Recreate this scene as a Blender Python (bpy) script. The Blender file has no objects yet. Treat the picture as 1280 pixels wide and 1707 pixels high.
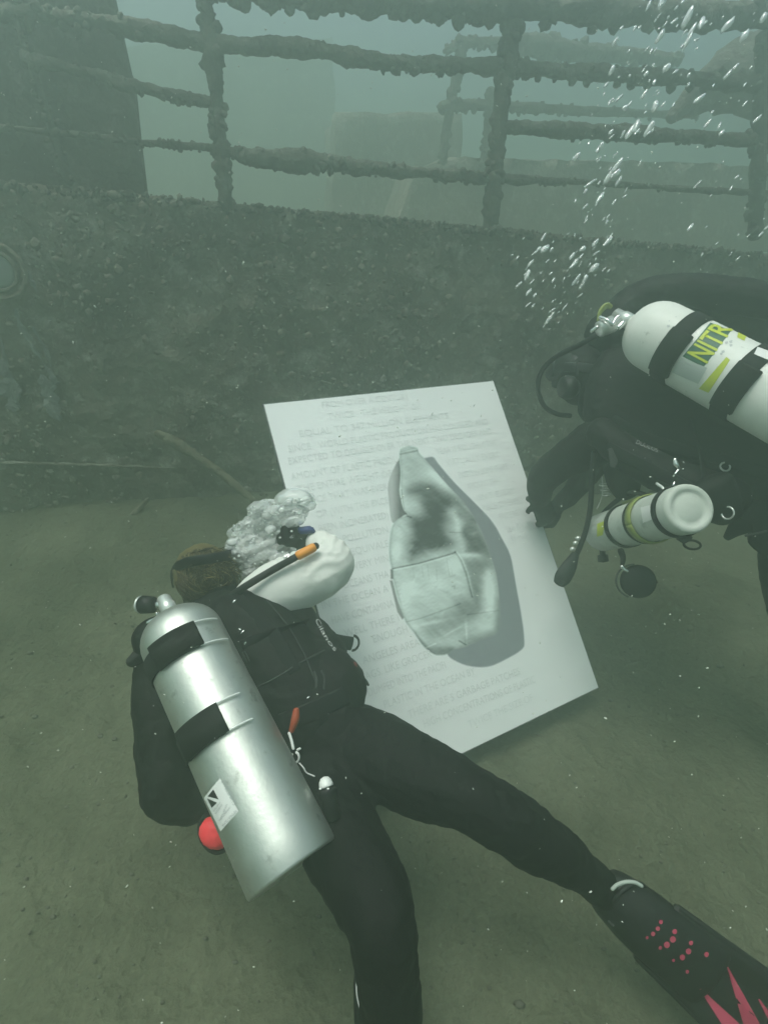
import bpy, bmesh, math, random
import numpy as np
from mathutils import Vector, Matrix, noise
random.seed(7)
S = bpy.context.scene
COL = S.collection
V = Vector

# ------------------------------------------------------------------ camera, water light, exposure
CAM_H, FPX, PITCH, ROLL = 1.65, 900.0, math.radians(28.7), math.radians(3.0)
r0 = V((1, 0, 0)); fwd = V((0, math.cos(PITCH), -math.sin(PITCH))); d0 = V((0, -math.sin(PITCH), -math.cos(PITCH)))
RT = r0*math.cos(ROLL) - d0*math.sin(ROLL)
DN = r0*math.sin(ROLL) + d0*math.cos(ROLL)
C = V((0, 0, CAM_H))
cam = bpy.data.objects.new('camera', bpy.data.cameras.new('camera')); COL.objects.link(cam)
cam.data.sensor_fit = 'VERTICAL'; cam.data.sensor_height = 36; cam.data.lens = 36*FPX/1707
cam.data.clip_start = 0.02; cam.data.clip_end = 500
cam.matrix_world = Matrix(((RT.x, -DN.x, -fwd.x, C.x), (RT.y, -DN.y, -fwd.y, C.y), (RT.z, -DN.z, -fwd.z, C.z), (0, 0, 0, 1)))
S.camera = cam

SUN_EL, SUN_AZ = math.radians(76), math.radians(-105)      # azimuth from +Y towards +X
sd = V((math.sin(SUN_AZ)*math.cos(SUN_EL), math.cos(SUN_AZ)*math.cos(SUN_EL), math.sin(SUN_EL)))
w = bpy.data.worlds.new("World"); S.world = w; w.use_nodes = True
nt = w.node_tree; nt.nodes.clear()
sk = nt.nodes.new('ShaderNodeTexSky'); sk.sky_type = 'NISHITA'; sk.sun_disc = False
sk.sun_elevation = SUN_EL; sk.sun_rotation = SUN_AZ; sk.air_density = 1.0; sk.dust_density = 4.0
bg = nt.nodes.new('ShaderNodeBackground'); bg.inputs[1].default_value = 0.055
wo = nt.nodes.new('ShaderNodeOutputWorld')
nt.links.new(sk.outputs[0], bg.inputs[0]); nt.links.new(bg.outputs[0], wo.inputs[0])
sun = bpy.data.objects.new('sun', bpy.data.lights.new('sun', 'SUN')); COL.objects.link(sun)
sun.data.energy = 1.5; sun.data.angle = math.radians(28); sun.data.color = (0.97, 1.0, 0.95)
sun.rotation_euler = (-sd).to_track_quat('-Z', 'Y').to_euler(); sun.location = sd*20
S.view_settings.view_transform = 'Standard'; S.view_settings.look = 'None'
S.view_settings.gamma = 1; S.view_settings.use_curve_mapping = False
S.view_settings.exposure = 1.6
S.cycles.use_denoising = True
S.cycles.max_bounces = 8; S.cycles.diffuse_bounces = 3; S.cycles.glossy_bounces = 3
S.cycles.transmission_bounces = 6; S.cycles.transparent_max_bounces = 8; S.cycles.volume_bounces = 3
DENS, WATER = 0.25, (0.61, 0.755, 0.665)

# ------------------------------------------------------------------ helpers
def ray(px, py): return RT*((px-640)/FPX) + DN*((py-853.5)/FPX) + fwd
def P(px, py, d): return C + ray(px, py)*d
def img(dx, dy, dz=0):                     # a direction seen from where the photographer floats: right, down, away
    return (RT*dx + DN*dy + fwd*dz)
def to_px(p):
    q = p - C; z = q.dot(fwd)
    return 640 + FPX*q.dot(RT)/z, 853.5 + FPX*q.dot(DN)/z

def mat(name, col=(.5, .5, .5), rough=.6, metal=0., bump=0., bscale=40., var=None, vscale=6., spec=.4, coat=0., dist=.01):
    m = bpy.data.materials.new(name); m.use_nodes = True
    t = m.node_tree; b = t.nodes['Principled BSDF']
    b.inputs['Roughness'].default_value = rough; b.inputs['Metallic'].default_value = metal
    b.inputs['Specular IOR Level'].default_value = spec; b.inputs['Coat Weight'].default_value = coat
    b.inputs['Base Color'].default_value = (*col, 1)
    tc = t.nodes.new('ShaderNodeTexCoord')
    if var:
        n = t.nodes.new('ShaderNodeTexNoise'); n.inputs['Scale'].default_value = vscale; n.inputs['Detail'].default_value = 8
        n.inputs['Roughness'].default_value = .65
        t.links.new(tc.outputs['Object'], n.inputs['Vector'])
        cr = t.nodes.new('ShaderNodeValToRGB'); cr.color_ramp.elements[0].position = .3; cr.color_ramp.elements[1].position = .7
        cr.color_ramp.elements[0].color = (*col, 1); cr.color_ramp.elements[1].color = (*var, 1)
        t.links.new(n.outputs['Fac'], cr.inputs[0]); t.links.new(cr.outputs[0], b.inputs['Base Color'])
        m['ramp'] = cr.name
    if bump:
        n2 = t.nodes.new('ShaderNodeTexNoise'); n2.inputs['Scale'].default_value = bscale; n2.inputs['Detail'].default_value = 6
        t.links.new(tc.outputs['Object'], n2.inputs['Vector'])
        bp = t.nodes.new('ShaderNodeBump'); bp.inputs['Strength'].default_value = bump; bp.inputs['Distance'].default_value = dist
        t.links.new(n2.outputs['Fac'], bp.inputs['Height']); t.links.new(bp.outputs[0], b.inputs['Normal'])
    return m

def attr_mat(name, attr, rough=.6):
    m = bpy.data.materials.new(name); m.use_nodes = True; t = m.node_tree; b = t.nodes['Principled BSDF']
    a = t.nodes.new('ShaderNodeAttribute'); a.attribute_name = attr
    t.links.new(a.outputs['Color'], b.inputs['Base Color']); b.inputs['Roughness'].default_value = rough
    return m

def rootloc(p):
    while p.parent: p = p.parent
    return V(p.location)
def obj(name, me, m=None, parent=None, smooth=True):
    """links a mesh (or bmesh) whose coordinates are world ones as one object"""
    if isinstance(me, bmesh.types.BMesh):
        b = me; me = bpy.data.meshes.new(name)
        bmesh.ops.recalc_face_normals(b, faces=b.faces); b.to_mesh(me); b.free()
    n = len(me.vertices); co = np.empty(n*3, np.float32); me.vertices.foreach_get('co', co); co = co.reshape(-1, 3)
    if parent: org = np.array(rootloc(parent))
    else: org = (co.max(0)+co.min(0))/2
    me.vertices.foreach_set('co', (co-org).astype(np.float32).ravel()); me.update()
    if smooth: me.polygons.foreach_set('use_smooth', [True]*len(me.polygons))
    o = bpy.data.objects.new(name, me); COL.objects.link(o)
    if m and not me.materials: me.materials.append(m)
    if parent: o.parent = parent
    else: o.location = V(org.tolist())
    return o
def thing(name, label, cat, loc, group=None):
    o = bpy.data.objects.new(name, None); COL.objects.link(o); o.location = loc; o.empty_display_size = .05
    o['label'] = label; o['category'] = cat
    if group: o['group'] = group
    return o
def tag(o, label, cat, group=None):
    o['label'] = label; o['category'] = cat
    if group: o['group'] = group
    return o

def catmull(pts, n):
    """pts: list of float tuples, interpolated through"""
    a = np.array(pts, float); out = []
    ext = np.vstack([2*a[0]-a[1], a, 2*a[-1]-a[-2]])
    for i in range(1, len(ext)-2):
        p0, p1, p2, p3 = ext[i-1:i+3]
        for k in range(n):
            t = k/n
            out.append(.5*((2*p1)+(-p0+p2)*t+(2*p0-5*p1+4*p2-p3)*t*t+(-p0+3*p1-3*p2+p3)*t**3))
    out.append(a[-1]); return np.array(out)

def loft(bm, pts, seg=16, n=5, W=None, cap=True, fn=None):
    """pts: [(Vector, ra[, rb])...]; a closed tapering tube, flattened along W if given"""
    rows = catmull([(*p[0], p[1], p[2] if len(p) > 2 else p[1]) for p in pts], n)
    cen = [V(r[:3]) for r in rows]; N = len(cen)
    tan = [(cen[min(i+1, N-1)]-cen[max(i-1, 0)]).normalized() for i in range(N)]
    a = None; rings = []; full = []
    if cap:
        for k in (3, 2, 1):
            an = math.pi/2*k/3.2
            full.append((cen[0]-tan[0]*rows[0][4]*.8*math.sin(an), tan[0], rows[0][3]*math.cos(an), rows[0][4]*math.cos(an)))
    full += [(cen[i], tan[i], rows[i][3], rows[i][4]) for i in range(N)]
    if cap:
        for k in (1, 2, 3):
            an = math.pi/2*k/3.2
            full.append((cen[-1]+tan[-1]*rows[-1][4]*.8*math.sin(an), tan[-1], rows[-1][3]*math.cos(an), rows[-1][4]*math.cos(an)))
    for i, (c, t, ra, rb) in enumerate(full):
        if W is not None: a = (W - t*W.dot(t)).normalized()
        elif a is None: a = t.orthogonal().normalized()
        else: a = (a - t*a.dot(t)).normalized()
        b = t.cross(a)
        ring = []
        for k in range(seg):
            th = 2*math.pi*k/seg
            dr = a*math.cos(th)*ra + b*math.sin(th)*rb
            if fn: dr = dr*fn(c+dr, dr)
            ring.append(bm.verts.new(c+dr))
        rings.append(ring)
    for i in range(len(rings)-1):
        for k in range(seg):
            bm.faces.new((rings[i][k], rings[i][(k+1) % seg], rings[i+1][(k+1) % seg], rings[i+1][k]))
    bm.faces.new(rings[0][::-1]); bm.faces.new(rings[-1])
    return bm
def tube(pts, r, seg=10, n=6, W=None):
    return loft(bmesh.new(), [(p, r) if not isinstance(r, (list, tuple)) else (p, r[i]) for i, p in enumerate(pts)], seg, n, W)
def ell(bm, c, ax, sub=3, fn=None):
    """ellipsoid with axis vectors ax (three vectors carrying their lengths)"""
    t = bmesh.new(); bmesh.ops.create_icosphere(t, subdivisions=sub, radius=1)
    vs = {}
    for v in t.verts:
        p = ax[0]*v.co.x + ax[1]*v.co.y + ax[2]*v.co.z
        if fn: p = p*fn(v.co)
        vs[v.index] = bm.verts.new(c+p)
    for f in t.faces: bm.faces.new([vs[v.index] for v in f.verts])
    t.free(); return bm
def frame(a):
    a = a.normalized(); u = a.orthogonal().normalized(); return a, u, a.cross(u)
def lathe(bm, base, axis, prof, seg=40):
    """prof: [(distance along axis, radius)...]"""
    a, u, v = frame(axis); rings = []
    for s, r in prof:
        rings.append([bm.verts.new(base+a*s+(u*math.cos(2*math.pi*k/seg)+v*math.sin(2*math.pi*k/seg))*max(r, 1e-5)) for k in range(seg)])
    for i in range(len(rings)-1):
        for k in range(seg): bm.faces.new((rings[i][k], rings[i][(k+1) % seg], rings[i+1][(k+1) % seg], rings[i+1][k]))
    bm.faces.new(rings[0][::-1]); bm.faces.new(rings[-1]); return bm
def slab(bm, quad, th, bevel=0.):
    """a plate: polygon of world points given thickness along th (a vector)"""
    a = [bm.verts.new(p) for p in quad]; b = [bm.verts.new(p+th) for p in quad]; n = len(a)
    bm.faces.new(a); bm.faces.new(b[::-1])
    for i in range(n): bm.faces.new((a[i], b[i], b[(i+1) % n], a[(i+1) % n]))
    if bevel: bmesh.ops.bevel(bm, geom=bm.edges[:], offset=bevel, segments=2, affect='EDGES')
    return bm
def torus(c, nrm, R, r, a0=0., a1=2*math.pi, seg=24, u=None, squash=1.):
    n = nrm.normalized(); u = n.orthogonal().normalized() if u is None else (u-n*u.dot(n)).normalized(); v = n.cross(u)
    bm = bmesh.new(); closed = abs(a1-a0-2*math.pi) < 1e-6; rings = []
    for i in range(seg + (0 if closed else 1)):
        t = a0+(a1-a0)*i/seg; d = u*math.cos(t)+v*math.sin(t)*squash
        rings.append([bm.verts.new(c+d*R+(d*math.cos(q)+n*math.sin(q))*r) for q in [2*math.pi*k/8 for k in range(8)]])
    m = len(rings)
    for i in range(m if closed else m-1):
        for k in range(8): bm.faces.new((rings[i][k], rings[i][(k+1) % 8], rings[(i+1) % m][(k+1) % 8], rings[(i+1) % m][k]))
    return bm
TMP = bpy.data.scenes.new('workbench')           # shapes are evaluated here, away from the finished objects
def eval_mesh(bm, mods, name='body'):
    me = bpy.data.meshes.new(name); bmesh.ops.recalc_face_normals(bm, faces=bm.faces); bm.to_mesh(me); bm.free()
    o = bpy.data.objects.new('temp', me); TMP.collection.objects.link(o)
    for typ, kw in mods:
        md = o.modifiers.new(typ, typ)
        for k, v in kw.items(): setattr(md, k, v)
    TMP.view_layers[0].update(); dg = TMP.view_layers[0].depsgraph
    out = bpy.data.meshes.new_from_object(o.evaluated_get(dg)); out.name = name
    bpy.data.objects.remove(o); bpy.data.meshes.remove(me); return out
def fuse(bm, voxel=.006, smooth=8, name='body'):
    return eval_mesh(bm, [('REMESH', dict(mode='VOXEL', voxel_size=voxel)), ('SMOOTH', dict(factor=.5, iterations=smooth))], name)
def text_mesh(s, bold=0.):
    cu = bpy.data.curves.new('text', 'FONT'); cu.body = s; cu.size = 1; cu.resolution_u = 3; cu.offset = bold
    o = bpy.data.objects.new('temp', cu); TMP.collection.objects.link(o)
    TMP.view_layers[0].update(); dg = TMP.view_layers[0].depsgraph
    me = bpy.data.meshes.new_from_object(o.evaluated_get(dg)); bpy.data.objects.remove(o)
    return me                              # x 0..length, y 0..~0.7
def map_mesh(me, f):
    co = np.array([v.co[:] for v in me.vertices]); x0, x1 = co[:, 0].min(), co[:, 0].max(); y1 = co[:, 1].max()
    for v in me.vertices: v.co = f((v.co.x-x0)/(x1-x0), v.co.y/y1)
    return me
def subdiv_mesh(me, cuts=2):
    b = bmesh.new(); b.from_mesh(me); bmesh.ops.triangulate(b, faces=b.faces)
    for _ in range(cuts): bmesh.ops.subdivide_edges(b, edges=[e for e in b.edges if e.calc_length() > .12], cuts=1); bmesh.ops.triangulate(b, faces=b.faces)
    b.to_mesh(me); b.free(); return me
def fbm(p, sc, oc=4): return noise.fractal(p*sc, .9, 2.1, oc)

# ------------------------------------------------------------------ materials
M = {}
M['suit'] = mat('black neoprene', (.002, .002, .002), .7, bump=.8, bscale=32, spec=.16, dist=.006)
M['nylon'] = mat('black nylon cordura', (.0035, .004, .0035), .65, bump=.4, bscale=300, spec=.18, dist=.002)
M['rubber'] = mat('black rubber', (.007, .0075, .0075), .5, bump=.1, bscale=60, spec=.3)
M['web'] = mat('black webbing', (.008, .009, .009), .8, bump=.5, bscale=400, dist=.001, spec=.2)
M['webgrey'] = mat('worn webbing', (.035, .038, .036), .8, bump=.5, bscale=400, dist=.001, spec=.2)
M['sleeve'] = mat('white lycra', (.62, .62, .58), .7, bump=.35, bscale=14, dist=.012, var=(.7, .7, .66), vscale=9)
M['hair'] = mat('brown hair', (.075, .058, .018), .5, var=(.24, .19, .075), vscale=26, spec=.4)
t = M['hair'].node_tree; gi = t.nodes.new('ShaderNodeNewGeometry'); hr = t.nodes.new('ShaderNodeValToRGB')
hr.color_ramp.elements[0].color = (.022, .017, .007, 1); hr.color_ramp.elements[1].color = (.24, .20, .08, 1); hr.color_ramp.elements[1].position = 1.
e_ = hr.color_ramp.elements.new(.72); e_.color = (.055, .044, .017, 1)
t.links.new(gi.outputs['Random Per Island'], hr.inputs[0]); t.links.new(hr.outputs[0], t.nodes['Principled BSDF'].inputs['Base Color'])
M['alu'] = mat('brushed aluminium', (.50, .52, .485), .40, metal=.97, bump=.05, bscale=120, var=(.62, .635, .60), vscale=5, spec=.6)
M['white paint'] = mat('white tank paint', (.72, .73, .69), .35, bump=.05, bscale=30, var=(.62, .63, .58), vscale=11)
M['grey paint'] = mat('worn grey tank paint', (.42, .45, .40), .5, bump=.1, bscale=60, var=(.52, .55, .50), vscale=12)
M['chrome'] = mat('chrome', (.8, .8, .78), .15, metal=1)
M['steel'] = mat('dull steel', (.62, .64, .61), .3, metal=.6)
M['label'] = mat('white label', (.7, .7, .68), .5)
M['ink'] = mat('black ink', (.02, .022, .02), .5)
M['greyink'] = mat('grey ink', (.42, .44, .44), .5)
M['yellow'] = mat('yellow green vinyl', (.42, .50, .02), .5, var=(.5, .55, .04), vscale=20)
M['yellowhose'] = mat('yellow hose', (.21, .25, .06), .5)
M['green'] = mat('dark green vinyl', (.03, .10, .06), .5)
M['orange'] = mat('orange plastic', (.70, .26, .02), .45)
M['redorange'] = mat('dull orange plastic', (.30, .05, .015), .5)
M['red'] = mat('coral red fabric', (.90, .045, .06), .6, bump=.4, bscale=30)
M['pink'] = mat('pink rubber', (.36, .03, .075), .55, var=(.44, .045, .10), vscale=30)
M['blue'] = mat('blue plastic', (.03, .045, .16), .4)
M['whiteplastic'] = mat('white plastic', (.75, .75, .72), .4)
M['skin'] = mat('pale skin', (.45, .32, .24), .5)
M['lens'] = mat('mask glass', (.02, .03, .03), .1)

def scuff(m, col, lo, hi, sc, amt=1.):
    t = m.node_tree; b = t.nodes['Principled BSDF']; tc = [n for n in t.nodes if n.type == 'TEX_COORD'][0]
    n = t.nodes.new('ShaderNodeTexNoise'); n.inputs['Scale'].default_value = sc; n.inputs['Detail'].default_value = 9; n.inputs['Roughness'].default_value = .7
    t.links.new(tc.outputs['Object'], n.inputs['Vector']); r = t.nodes.new('ShaderNodeValToRGB')
    r.color_ramp.elements[0].position = lo; r.color_ramp.elements[1].position = hi; r.color_ramp.elements[1].color = (amt, amt, amt, 1)
    t.links.new(n.outputs['Fac'], r.inputs[0]); mx = t.nodes.new('ShaderNodeMix'); mx.data_type = 'RGBA'; mx.inputs['B'].default_value = (*col, 1)
    src = b.inputs['Base Color'].links[0].from_socket; t.links.new(src, mx.inputs['A']); t.links.new(r.outputs[0], mx.inputs['Factor'])
    t.links.new(mx.outputs['Result'], b.inputs['Base Color'])
    rr = t.nodes.new('ShaderNodeMapRange'); rr.inputs['To Min'].default_value = b.inputs['Roughness'].default_value-.06; rr.inputs['To Max'].default_value = b.inputs['Roughness'].default_value+.22
    t.links.new(n.outputs['Fac'], rr.inputs['Value']); t.links.new(rr.outputs[0], b.inputs['Roughness'])
scuff(M['alu'], (.22, .23, .21), .58, .70, 22, .7); scuff(M['white paint'], (.30, .31, .28), .62, .70, 30, .8); scuff(M['grey paint'], (.2, .21, .18), .56, .72, 26, .7)
def wreck_mat(name, a, b, c, sc=3.):
    m = mat(name, a, .9, bump=.8, bscale=26, var=b, vscale=sc, spec=.15, dist=.03); t = m.node_tree
    cr = t.nodes[m['ramp']]; bs = t.nodes['Principled BSDF']; tc = [n for n in t.nodes if n.type == 'TEX_COORD'][0]
    v = t.nodes.new('ShaderNodeTexNoise'); v.inputs['Scale'].default_value = 9; v.inputs['Detail'].default_value = 10; v.inputs['Roughness'].default_value = .75
    t.links.new(tc.outputs['Object'], v.inputs['Vector'])
    r = t.nodes.new('ShaderNodeValToRGB'); r.color_ramp.elements[0].position = .52; r.color_ramp.elements[1].position = .70
    t.links.new(v.outputs['Fac'], r.inputs[0])
    mx = t.nodes.new('ShaderNodeMix'); mx.data_type = 'RGBA'; mx.inputs['B'].default_value = (*c, 1)
    t.links.new(r.outputs[0], mx.inputs['Factor']); t.links.new(cr.outputs[0], mx.inputs['A']); t.links.new(mx.outputs['Result'], bs.inputs['Base Color'])
    return m
M['hull'] = wreck_mat('encrusted hull steel', (.085, .072, .058), (.25, .23, .18), (.42, .42, .36), 1.8)
M['growth'] = wreck_mat('mussel growth', (.065, .063, .053), (.13, .125, .10), (.22, .22, .19), 14)
M['tuft'] = wreck_mat('pale growth', (.12, .11, .08), (.22, .21, .17), (.36, .36, .31), 14)
M['deck'] = wreck_mat('silted deck', (.10, .09, .065), (.16, .145, .11), (.24, .24, .2))
M['pole'] = wreck_mat('silted pole', (.11, .10, .065), (.18, .17, .115), (.28, .28, .23), 16)
def sand_mat():
    m = mat('silty sand', (.062, .068, .042), .95, bump=1., bscale=30, var=(.15, .157, .105), vscale=1.6, spec=.1, dist=.02); t = m.node_tree
    cr = t.nodes[m['ramp']]; bs = t.nodes['Principled BSDF']; tc = [n for n in t.nodes if n.type == 'TEX_COORD'][0]
    v = t.nodes.new('ShaderNodeTexNoise'); v.inputs['Scale'].default_value = 60; v.inputs['Detail'].default_value = 8; v.inputs['Roughness'].default_value = .8
    t.links.new(tc.outputs['Object'], v.inputs['Vector'])
    mx = t.nodes.new('ShaderNodeMix'); mx.data_type = 'RGBA'; mx.blend_type = 'OVERLAY'; mx.inputs['Factor'].default_value = .75
    t.links.new(cr.outputs[0], mx.inputs['A']); t.links.new(v.outputs['Fac'], mx.inputs['B']); t.links.new(mx.outputs['Result'], bs.inputs['Base Color'])
    return m
M['sand'] = sand_mat()
def bubble_mat(name, white, ior=.76, rough=.03):
    m = bpy.data.materials.new(name); m.use_nodes = True; t = m.node_tree; t.nodes.clear()
    g = t.nodes.new('ShaderNodeBsdfGlass'); g.inputs['IOR'].default_value = ior; g.inputs['Roughness'].default_value = rough
    d = t.nodes.new('ShaderNodeBsdfPrincipled'); d.inputs['Base Color'].default_value = (.85, .87, .85, 1); d.inputs['Roughness'].default_value = .25
    mx = t.nodes.new('ShaderNodeMixShader'); mx.inputs[0].default_value = white
    o = t.nodes.new('ShaderNodeOutputMaterial')
    t.links.new(g.outputs[0], mx.inputs[1]); t.links.new(d.outputs[0], mx.inputs[2]); t.links.new(mx.outputs[0], o.inputs[0]); return m
M['bubble'] = bubble_mat('air bubble', .5)
M['bigbubble'] = bubble_mat('large air bubble', .42)
M['froth'] = bubble_mat('bubble froth', .30, .80, .03)
M['speck'] = mat('plankton', (.6, .62, .55), .8)

# ------------------------------------------------------------------ the water
bm = bmesh.new()
HX0, HX1, HY0, HY1, HZ0, HZ1 = -16, 16, -9, 23, -1.5, 4.2
for z in (HZ0, HZ1):
    for x, y in ((HX0, HY0), (HX1, HY0), (HX1, HY1), (HX0, HY1)): bm.verts.new((x, y, z))
bm.verts.ensure_lookup_table(); v = bm.verts
for f in ((0, 1, 2, 3), (4, 5, 6, 7), (0, 1, 5, 4), (1, 2, 6, 5), (2, 3, 7, 6), (3, 0, 4, 7)): bm.faces.new([v[i] for i in f])
hm = bpy.data.materials.new('green water'); hm.use_nodes = True; t = hm.node_tree; t.nodes.clear()
pv = t.nodes.new('ShaderNodeVolumePrincipled'); pv.inputs['Color'].default_value = (*WATER, 1); pv.inputs['Density'].default_value = DENS
pv.inputs['Anisotropy'].default_value = 0.7
oo = t.nodes.new('ShaderNodeOutputMaterial'); t.links.new(pv.outputs[0], oo.inputs['Volume'])
hz = obj('haze', bm, hm, None, False); hz['kind'] = 'stuff'

# ------------------------------------------------------------------ wreck plane
g0 = C + ray(440, 858)*(-CAM_H/ray(440, 858).z)
YAW = math.radians(11)
WS = V((math.cos(YAW), math.sin(YAW), 0)); WN = V((-math.sin(YAW), math.cos(YAW), 0))     # along the side, away from us
def Wp(px, py, off=0.):
    r = ray(px, py); k = ((g0+WN*off) - C).dot(WN)/r.dot(WN); return C + r*k
def wd(px, py, off=0.): return (Wp(px, py, off)-C).dot(fwd)

# ------------------------------------------------------------------ seabed
def sea_h(x, y):
    dw = (V((x, y, 0))-V((g0.x, g0.y, 0))).dot(WN); s = (V((x, y, 0))-V((g0.x, g0.y, 0))).dot(WS)
    h = .05*noise.noise(V((x*.6, y*.6, 3))) + .022*noise.noise(V((x*2.1, y*2.1, 7)))
    h += .16*math.exp(-((dw+.02)/.40)**2)*(.25+.75*math.exp(-((s+.3)/1.1)**2))*(1+.5*noise.noise(V((s*1.3, 2, 2))))
    return h
def fine_h(x, y):
    p = V((x, y, 0)); return .014*noise.fractal(p*9, 1., 2., 4) + .007*noise.noise(p*38) + .006*math.sin(p.y*26+p.x*7+3*noise.noise(p*2.2))*max(0, noise.noise(p*1.1+V((4, 4, 0)))+.3)
bm = bmesh.new()
def axis_pts(a, b, fa, fb, fine, coarse):
    o = []; x = a
    while x < b: o.append(x); x += fine if fa <= x < fb else coarse
    o.append(b); return o
xs = axis_pts(-15, 15, -3.2, 3.2, .02, .5); ys = axis_pts(-8, 22, .1, 3.9, .02, .5)
gv = [[(x, y, sea_h(x, y)+fine_h(x, y) if (-3.4 < x < 3.4 and 0 < y < 4.1) else sea_h(x, y)) for x in xs] for y in ys]
vs = [p for r in gv for p in r]; nx = len(xs)
fs = [(j*nx+i, j*nx+i+1, (j+1)*nx+i+1, (j+1)*nx+i) for j in range(len(ys)-1) for i in range(nx-1)]
me = bpy.data.meshes.new('seabed'); me.from_pydata(vs, [], fs)
sb = obj('seabed', me, M['sand']); sb['kind'] = 'structure'
# grit, shell bits lying on the sand
bm = bmesh.new()
for i in range(2600):
    x = random.uniform(-2.4, 2.4); y = random.uniform(.2, 3.6); s = random.uniform(.002, .006)*(1.8 if random.random() < .06 else 1)
    c = V((x, y, sea_h(x, y)+fine_h(x, y)+s*.3))
    ell(bm, c, (V((s*random.uniform(.8, 1.8), 0, 0)), V((0, s, 0)), V((0, 0, s*.6))), 1)
o = obj('seabed_grit', bm, mat('shell grit', (.06, .06, .04), .9, var=(.13, .13, .10), vscale=3)); o['kind'] = 'stuff'

# ------------------------------------------------------------------ shipwreck
wreck = thing('shipwreck', 'sunken ship side crusted with growth, railing along its deck, behind the white panel', 'shipwreck', V((g0.x, g0.y, 0)))
e0, e1 = Wp(0, 302), Wp(840, 382)
sl = (e1.z-e0.z)/((e1-e0).dot(WS))
def top_z(s): return e0.z + sl*(s-(e0-g0).dot(WS))
def wall(s, z, off): return V((g0.x, g0.y, 0)) + WS*s + WN*off + V((0, 0, z))
NS, NZ = 520, 120; s0, s1 = -4., 7.5
vs = []; fs = []
for j in range(NZ+1):
    for i in range(NS+1):
        s = s0+(s1-s0)*i/NS; z = -.4+(top_z(s)+.4)*j/NZ
        q = V((s, z, 0))
        off = -.03*fbm(q, 2.2, 3) - .022*max(0, fbm(q+V((5, 9, 0)), 7, 4)) - .012*noise.noise(q*26)
        off += .05*max(0, .5-z)                       # the side tucks in towards the keel
        if j == NZ: off += .01
        vs.append(wall(s, z + (.012*fbm(q, 6, 3) if j == NZ else 0), off))
for j in range(NZ):
    for i in range(NS): a = j*(NS+1)+i; fs.append((a, a+1, a+NS+2, a+NS+1))
me = bpy.data.meshes.new('hull_side'); me.from_pydata(vs, [], fs)
hull = obj('hull_side', me, M['hull'], wreck)
# growth on the hull: small ragged tufts, nobody could count them
def tufts(n, place, smin, smax, nr):
    bm = bmesh.new()
    for i in range(n):
        c = place(); s = random.uniform(smin, smax)*random.choice((.6, .8, 1, 1, 1.6))
        sd_ = random.random()*50
        ell(bm, c, (V((s*random.uniform(.7, 1.5), 0, 0)), V((0, s*.6, 0)), V((0, 0, s*random.uniform(.7, 1.4)))), 1,
            lambda co: 1+.9*noise.noise(co*2.3+V((sd_, 0, 0))))
    return bm
def pl_wall(lo=0.05, hi=1.):
    def f():
        for _ in range(40):
            s = random.uniform(-2.6, 3.2); z = random.uniform(lo, hi)*top_z(s)
            if fbm(V((s, z, 4)), 1.6, 3) > random.uniform(-.4, .6): break
        return wall(s, z, -.03)
    return f
o = obj('growth', tufts(3600, pl_wall(), .004, .013, 0), M['hull'], hull); o['kind'] = 'stuff'
o = obj('pale_growth', tufts(700, pl_wall(.2, 1.), .003, .009, 0), M['tuft'], hull); o['kind'] = 'stuff'
def pl_edge():
    s = random.uniform(-2.8, 3.6); return wall(s, top_z(s)+random.uniform(-.03, .004), random.uniform(-.045, .0))
o = obj('edge_growth', tufts(1300, pl_edge, .004, .012, 0), M['growth'], hull); o['kind'] = 'stuff'
# deck behind the side
bm = bmesh.new(); pts = []
NX = 60
for i in range(NX+1):
    s = s0+(s1-s0)*i/NX
    pts.append((wall(s, top_z(s)-.02, .012), wall(s, top_z(s)-.02, 5.5)))
for i in range(NX):
    v = [bm.verts.new(p) for p in (pts[i][0], pts[i+1][0], pts[i+1][1], pts[i][1])]; bm.faces.new(v)
obj('deck', bm, M['hull'], wreck)
# ridge (rubbing strake) along the lower side
bm = bmesh.new()
loft(bm, [(Wp(x, y, -.03), r_) for x, y, r_ in ((-120, 764, .012), (0, 771, .011), (110, 774, .011), (200, 777, .009), (250, 779, .006), (290, 780, .003))], 8, 10,
     fn=lambda p, d: 1+.6*noise.noise(p*18))
obj('rubbing_strake', bm, M['hull'], wreck)

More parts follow.
